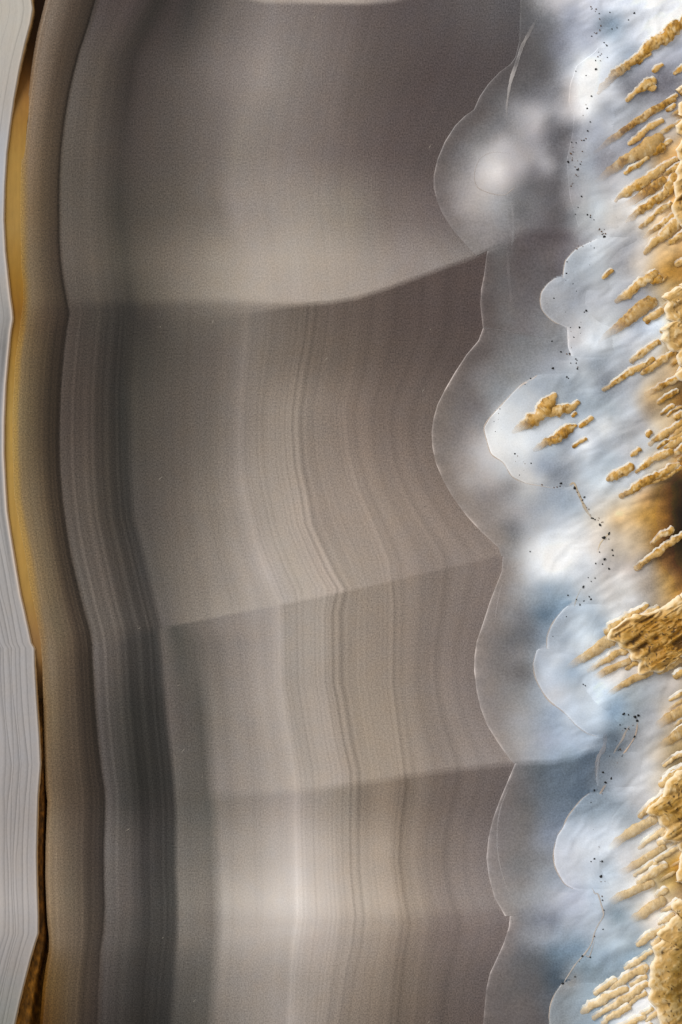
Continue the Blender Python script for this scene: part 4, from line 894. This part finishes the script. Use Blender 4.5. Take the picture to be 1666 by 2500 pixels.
crust(o_(Q1, (2700, 50), (1600, 760), (1545, 800), (1565, 900), (1525, 960), (1520, 1040), (1570, 1080), (1505, 1140), (1510, 1200), (1560, 1250), (1540, 1320), (1500, 1380), (1520, 1430), (1545, 1470), (1505, 1560), (1510, 1640), (1490, 1740), (1500, 1800), (1475, 1920), (1500, 2000), (1560, 2060), (1640, 2120), (2700, 2800)), at(Q1, 2050, 1450), 16, 6, 1001, (172, 122, 36), 1.0, .45)
crust(o_(Q2, (2700, -50), (1620, 660), (1560, 720), (1480, 760), (1375, 830), (1390, 860), (1420, 900), (1400, 960), (1420, 1040), (1480, 1060), (1400, 1110), (1355, 1140), (1385, 1190), (1370, 1240), (1420, 1290), (1450, 1330), (1520, 1350), (1500, 1400), (1530, 1450), (1600, 1480), (1700, 1480), (2700, 2150)), at(Q2, 2050, 1050), 18, 7, 1101, (194, 150, 80), 0.5, .7)
crust(o_(Q2, (2700, 850), (1640, 1470), (1560, 1490), (1510, 1540), (1505, 1580), (1560, 1610), (1640, 1600), (2700, 2270)), at(Q2, 2000, 1550), 14, 8, 1151, (150, 118, 66), 0.5, .4)
crust(o_(Q4, (2700, -810), (1640, -60), (1540, 0), (1470, 60), (1400, 110), (1330, 140), (1260, 180), (1120, 190), (1010, 260), (900, 330), (880, 390), (960, 450), (1010, 500), (1090, 540), (1100, 600), (1180, 630), (1150, 690), (1190, 740), (1290, 700), (1340, 720), (1420, 680), (1500, 640), (1640, 600), (2700, 1210)), at(Q4, 1720, 300), 15, 6, 1201, (164, 116, 36), 1.1, .5)
crust(o_(Q4, (2700, 730), (1640, 1520), (1560, 1580), (1490, 1630), (1430, 1680), (1400, 1750), (1390, 1820), (1340, 1870), (1260, 1950), (1240, 2010), (1320, 2040), (1350, 2110), (1420, 2160), (1380, 2220), (1480, 2260), (1560, 2250), (1700, 2290), (2700, 2940)), at(Q4, 2000, 1900), 17, 6, 1301, (160, 118, 40), 0.8, .5)
crust(o_(Q5, (2700, 530), (1640, 1170), (1560, 1180), (1490, 1220), (1460, 1260), (1530, 1290), (1500, 1330), (1440, 1400), (1370, 1460), (1330, 1510), (1380, 1560), (1310, 1610), (1285, 1660), (1310, 1720), (1270, 1790), (1260, 1860), (1280, 1920), (1255, 1960), (1275, 2040), (1260, 2100), (1320, 2190), (1340, 2260), (1365, 2333), (1400, 2500), (1500, 2700), (2700, 3410)), at(Q5, 2100, 1900), 18, 6, 1401, (112, 82, 16), 0.3, .55, (12, 85))
crust(o_(Q5, (2700, -90), (1640, 600), (1568, 640), (1520, 700), (1560, 760), (1530, 830), (1545, 900), (1510, 980), (1530, 1040), (1600, 1080), (2700, 1750)), at(Q5, 2000, 820), 12, 2, 1501, (176, 128, 40), 0.5, .4)

# ------------------------------------------------------------------ oxide grains (alike pieces share two meshes)


def grain_mesh(name, mat):
    me = bpy.data.meshes.new(name)
    vs, fs = [], []
    nr, ns = 5, 9
    for i in range(nr):
        th = math.pi * i / (nr - 1)
        for j in range(ns):
            ph = 2 * math.pi * j / ns
            k = 1 + 0.16 * math.sin(3 * ph + i) + 0.1 * math.cos(2 * ph - i)
            vs.append((math.sin(th) * math.cos(ph) * k, math.sin(th) * math.sin(ph) * k, 0.55 * math.cos(th)))
    for i in range(nr - 1):
        for j in range(ns):
            fs.append((i * ns + j, (i + 1) * ns + j, (i + 1) * ns + (j + 1) % ns, i * ns + (j + 1) % ns))
    me.from_pydata(vs, [], fs)
    for p in me.polygons:
        p.use_smooth = True
    me.materials.append(mat)
    return me


G_BLACK, G_RUST = grain_mesh('oxide_grain', M_BLACK), grain_mesh('rust_grain', M_RUST)
SPK = {
    Q1: "780,632,11 527,1477,11 880,417,7 908,113,6 927,265,6 972,255,5 1130,120,9 1077,183,6 742,330,6 777,553,6 597,650,5 740,878,8 700,990,8 728,1113,6 705,1195,8 670,1280,7 612,1548,10 650,1790,8 703,1957,8 730,1980,7 600,1303,6 573,1387,5 637,1497,6 818,505,5 884,525,5 855,390,6 690,690,5 618,1890,5",
    Q2: "857,290,12 838,270,6 735,378,8 765,393,9 617,483,6 727,477,8 725,550,8 517,520,6 512,626,8 507,690,6 572,720,9 398,852,10 393,748,5 438,730,5 335,902,5 503,978,8 693,965,10 675,978,6 645,1070,7 550,1118,6 632,1120,12 640,1172,8 653,1168,7 580,1208,8 645,1250,7 647,1298,7 612,1298,6 540,1355,7 595,1405,6 550,1443,5 600,1447,5 610,1495,8 515,1570,9 530,1582,7 388,1490,11 380,1243,7 462,1340,8 185,1583,6 135,1637,5 42,2270,10 603,787,6",
    Q3: "190,490,9 83,597,6 463,673,11 587,715,14 675,798,9 655,828,6 742,988,8 818,1050,12 853,1167,16 900,1130,12 898,1180,5 813,1298,6 180,1293,5 860,1363,12 778,1402,7 840,1408,7 900,1450,10 930,1280,8 937,1328,8 666,1615,11 710,1530,5 772,1535,6 737,1565,5 526,1692,7 603,1730,6 720,1705,7 735,1728,9 670,1743,6 635,1778,8 513,1887,9 390,2068,6 553,2163,7",
    Q4: "1033,1093,12 1137,1120,14 1167,1107,12 1157,1155,12 1077,1100,7 1132,1300,10 845,1625,11 920,1680,12 867,1717,13 765,1788,9 735,1900,9 1047,1227,8 1000,1192,6 665,823,6 683,835,6 905,1478,6",
    Q5: "767,827,9 737,853,7 837,850,9 827,988,14 840,1203,7 853,1293,6 657,1713,10 728,1723,8 478,1963,11 487,2225,7 590,1900,7 560,2005,7 755,558,6 687,518,6 697,607,6 845,1468,6",
    Z5: "1138,547,4 1148,615,5 1170,700,4 1178,460,4 1240,475,4 1210,790,4 1280,767,7 1312,912,5 1385,1435,4 665,1128,2.5",
}


def put_grain(me, name, x, y, r, sx=1.0, rot=0.0):
    o = bpy.data.objects.new(name, me)
    COL.objects.link(o)
    o.parent = agate
    zz = float(surf(np.array([x]), np.array([y]))[0]) + 0.9
    if x < 1160:
        zz = 0.5
    o.location = (float(wx(x)), float(wy(y)), zz * U)
    o.scale = (r * U * sx, r * U / sx, r * U)
    o.rotation_euler = (0, 0, rot)


for q, txt in SPK.items():
    for tok in txt.split():
        x, y, r = [float(a) for a in tok.split(',')]
        X, Y = at(q, x, y)
        put_grain(G_BLACK, 'oxide_grain', X, Y, r * q[2] * 1.0, 1 + 0.12 * rng.randn(), rng.rand() * 6)
TRAIL = [[at(Q1, 900, 280), at(Q1, 870, 400), at(Q1, 800, 520), at(Q1, 760, 700), at(Q1, 700, 950), at(Q1, 650, 1120), at(Q1, 670, 1300), at(Q1, 620, 1550), at(Q1, 590, 1700)],
         [at(Q1, 700, 1950), at(Q1, 810, 2080), at(Q1, 850, 2150), at(Q1, 690, 2220), at(Q1, 590, 2270)],
         [at(Q1, 570, 1280), at(Q1, 560, 1400), at(Q1, 600, 1600), at(Q1, 560, 1720), at(Q1, 600, 1980)],
         [at(Q1, 700, 80), at(Q1, 770, 90), at(Q1, 830, 190), at(Q1, 760, 330)],
         [at(Q2, 560, 1150), at(Q2, 640, 1200), at(Q2, 540, 1330), at(Q2, 600, 1450)],
         [at(Z5, 1240, 380), at(Z5, 1170, 470), at(Z5, 1180, 580), at(Z5, 1200, 690), at(Z5, 1260, 780), at(Z5, 1330, 830), at(Z5, 1390, 940)],
         [at(Q3, 100, 420), at(Q3, 120, 500), at(Q3, 220, 640), at(Q3, 380, 700), at(Q3, 480, 690)],
         [at(Q3, 600, 730), at(Q3, 660, 840), at(Q3, 740, 940), at(Q3, 850, 1040)],
         [at(Q4, 1150, 1180), at(Q4, 1050, 1240), at(Q4, 990, 1330), at(Q4, 1000, 1500), at(Q4, 900, 1700), at(Q4, 800, 1850)],
         [at(Q5, 690, 480), at(Q5, 700, 600), at(Q5, 820, 760), at(Q5, 850, 1300), at(Q5, 690, 1680), at(Q5, 560, 1850)]]
for tr in TRAIL:
    p = smooth_path(tr, 240)
    for i in sorted(rng.choice(240, 13, replace=False)):
        put_grain(G_RUST if rng.rand() < .75 else G_BLACK, 'oxide_grain', p[i, 0] + rng.randn() * 4, p[i, 1] + rng.randn() * 4, 0.95 + 1.0 * rng.rand() ** 2, 1 + 0.2 * rng.randn() ** 2, rng.rand() * 6)

# fine polishing marks on the cut face
for i in range(46):
    x_, y_ = 260 + 1050 * rng.rand(), 2500 * rng.rand()
    an = math.radians(-50 + 22 * rng.randn())
    l_ = 4 + 12 * rng.rand() ** 2
    zf = 0.25 if x_ < float(lobe_front(np.array([y_]))[0]) else float(surf(np.array([x_]), np.array([y_]))[0]) + 0.2
    nn_ = 6
    X = x_ + np.linspace(0, l_ * math.cos(an), nn_)[:, None] + np.array([[-.6, 0, .6]]) * 0.8 * abs(math.sin(an))
    Y = y_ + np.linspace(0, l_ * math.sin(an), nn_)[:, None] + np.array([[-.6, 0, .6]]) * 0.8 * abs(math.cos(an))
    grid_obj('polish_mark', X, Y, np.full(X.shape, zf) + np.array([[0, .3, 0]]), np.broadcast_to(lin((205, 194, 178)), X.shape + (3,)), M_VEIN, agate, fade=np.sin(np.linspace(0.15, math.pi - .15, nn_))[:, None] * 0.6 * np.ones(3))

# ------------------------------------------------------------------ ochre seam layer and brown fracture faces
yv = np.linspace(Y0, Y1, 620)
ev = np.linspace(0, 1, 26)
Yg, Eg = np.meshgrid(yv, ev, indexing='ij')
xr, xa = interp(R_EDGE, Yg) - 8, interp(A, Yg) + 7
X = xr + (xa - xr) * Eg
up = sstep(60, 300, Yg) * (1 - sstep(1590, 1760, Yg))
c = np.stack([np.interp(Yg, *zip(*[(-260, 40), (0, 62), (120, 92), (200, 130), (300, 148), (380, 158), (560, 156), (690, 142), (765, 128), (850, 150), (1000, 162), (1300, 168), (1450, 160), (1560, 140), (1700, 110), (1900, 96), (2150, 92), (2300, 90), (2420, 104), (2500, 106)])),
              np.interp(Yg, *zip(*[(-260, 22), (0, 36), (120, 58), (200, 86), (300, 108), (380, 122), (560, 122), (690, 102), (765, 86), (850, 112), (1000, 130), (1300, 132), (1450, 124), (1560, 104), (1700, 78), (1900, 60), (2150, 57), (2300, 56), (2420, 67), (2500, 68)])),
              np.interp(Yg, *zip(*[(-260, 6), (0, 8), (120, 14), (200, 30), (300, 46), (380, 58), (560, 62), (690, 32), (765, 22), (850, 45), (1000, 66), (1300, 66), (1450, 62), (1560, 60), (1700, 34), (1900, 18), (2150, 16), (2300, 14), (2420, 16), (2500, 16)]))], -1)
c = c * (1 + 0.06 * fbm(X / 9, Yg / 220, 0, 71, 3))[..., None]
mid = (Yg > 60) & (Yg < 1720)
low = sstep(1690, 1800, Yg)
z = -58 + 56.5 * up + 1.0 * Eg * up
# bottom: a sloping grainy face on the left, a deep dark slit on the right
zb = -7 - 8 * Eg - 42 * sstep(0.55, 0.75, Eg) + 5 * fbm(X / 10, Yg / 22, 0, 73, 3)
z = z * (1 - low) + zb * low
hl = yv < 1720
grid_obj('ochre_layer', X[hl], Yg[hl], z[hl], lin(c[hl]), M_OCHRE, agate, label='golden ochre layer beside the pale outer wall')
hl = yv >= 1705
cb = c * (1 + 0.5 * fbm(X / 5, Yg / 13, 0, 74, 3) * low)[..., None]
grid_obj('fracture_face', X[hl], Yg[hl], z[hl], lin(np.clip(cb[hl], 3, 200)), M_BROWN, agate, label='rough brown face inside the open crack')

# pale outer wall: a piece of its own on the far side of the crack, built of thin laminae
rind = empty('outer_wall_stone')
rind['label'] = 'pale grey layered outer stone along the left edge beside the crack'
rind['category'] = 'stone'
OFFS = [0, 23, 35, 46, 56, 65, 74, 83, 320]
RC = [(-260, (168, 158, 148)), (60, (168, 158, 148)), (250, (160, 150, 143)), (420, (160, 158, 163)), (700, (150, 142, 137)), (850, (128, 122, 119)), (1000, (150, 146, 148)), (1250, (152, 145, 142)), (1500, (150, 142, 139)), (1800, (150, 142, 140)),
      (2000, (146, 136, 132)), (2200, (162, 152, 148)), (2350, (142, 133, 129)), (2500, (124, 120, 114)), (2760, (118, 114, 108))]
rcy = [r[0] for r in RC]
for i in range(len(OFFS) - 1):
    oa, ob = OFFS[i], OFFS[i + 1]
    nv = 30 if i == 0 else (34 if ob > 200 else 12)
    Yg, Eg = np.meshgrid(np.linspace(Y0, Y1, 640), np.linspace(0, 1, nv), indexing='ij')
    edge = interp(R_EDGE, Yg)
    # laminae follow the wall but round off its corners a little and pinch out upwards
    def off(o):
        wig = 1.0 + 0.16 * fbm(Yg / 240, o * 0.31, 0, 15, 2) * (o > 0)
        return o * wig
    X = edge - (off(oa) * (1 - Eg) + off(ob) * Eg) + (0.9 * fbm(Yg / 12, 0.5, 0, 19, 2) if i == 0 else 0) * (1 - Eg)
    d = edge - X
    c = np.stack([np.interp(Yg, rcy, [r[1][k] for r in RC]) for k in range(3)], -1)
    vis = 0.75 + 0.25 * sstep(1150, 1500, Yg) * (1 - 0.5 * sstep(2050, 2300, Yg))
    if i > 1:
        vis = vis * sstep(1000, 1400, Yg)
    c = c * np.array([1.095, 1.125, 1.135]) * (1 + (0.03 * (i % 2) - 0.015) * vis + 0.02 * fbm(X / 5, Yg / 300, 0, 21, 3))[..., None]
    gl = np.exp(-((Eg * (ob - oa)) / 2.6) ** 2) if i > 0 else 0 * Eg
    c = c * (1 - 0.15 * vis * gl)[..., None]
    if i == 0:
        c = c + (np.array([226, 206, 190.]) - c) * (0.85 * np.exp(-((d - 4) / 4.5) ** 2) * (0.35 + 0.65 * sstep(300, 900, Yg) * (1 - sstep(1350, 1700, Yg))))[..., None]
        c = c + (np.array([176, 128, 66.]) - c) * (0.75 * np.exp(-(d / 2.4) ** 2))[..., None]
        c = c * (1 - 0.16 * np.exp(-((d - 15) / 5) ** 2) * sstep(700, 900, Yg) * (1 - sstep(1300, 1500, Yg)))[..., None]
    z = 6.0 + 0.12 * i - 0.25 * gl * vis + 0 * X
    if i == 0:
        z = z - 5 * (1 - sstep(0, 5, d))
        X = np.concatenate([X[:, :1] - 0, X], 1)
        Yg = np.concatenate([Yg[:, :1], Yg], 1)
        z = np.concatenate([z[:, :1] - 90, z], 1)
        c = np.concatenate([np.broadcast_to(np.array([120, 78, 26.]), c[:, :1].shape), c], 1)
    grid_obj('lamina', X, Yg, z, lin(np.clip(c, 4, 250)), M_RIND, rind)


# stone below the cut face, and the table it lies on
def block(name, x0, x1, y0, y1, z0, z1, mat, parent):
    xs, ys, zs = [float(wx(x0)), float(wx(x1))], [float(wy(y1)), float(wy(y0))], [z0 * U, z1 * U]
    me = bpy.data.meshes.new(name)
    b = 20 * U
    vs = []
    for z, ins in ((zs[0], 0), (zs[1] - b, 0), (zs[1], b)):
        for x, y in ((xs[0] + ins, ys[0] + ins), (xs[1] - ins, ys[0] + ins), (xs[1] - ins, ys[1] - ins), (xs[0] + ins, ys[1] - ins)):
            vs.append((x, y, z))
    fs = [(3, 2, 1, 0), (8, 9, 10, 11)]
    for k in (0, 4):
        for j in range(4):
            fs.append((k + j, k + (j + 1) % 4, k + 4 + (j + 1) % 4, k + 4 + j))
    me.from_pydata(vs, [], fs)
    me.materials.append(mat)
    o = bpy.data.objects.new(name, me)
    COL.objects.link(o)
    o.parent = parent
    return o


block('stone_base', -300, 1950, -255, 2755, -520, -230, M_CORE, agate)
t = block('table_surface', -6000, 8000, -6000, 9000, -640, -524, M_TABLE, None)
t['kind'] = 'structure'
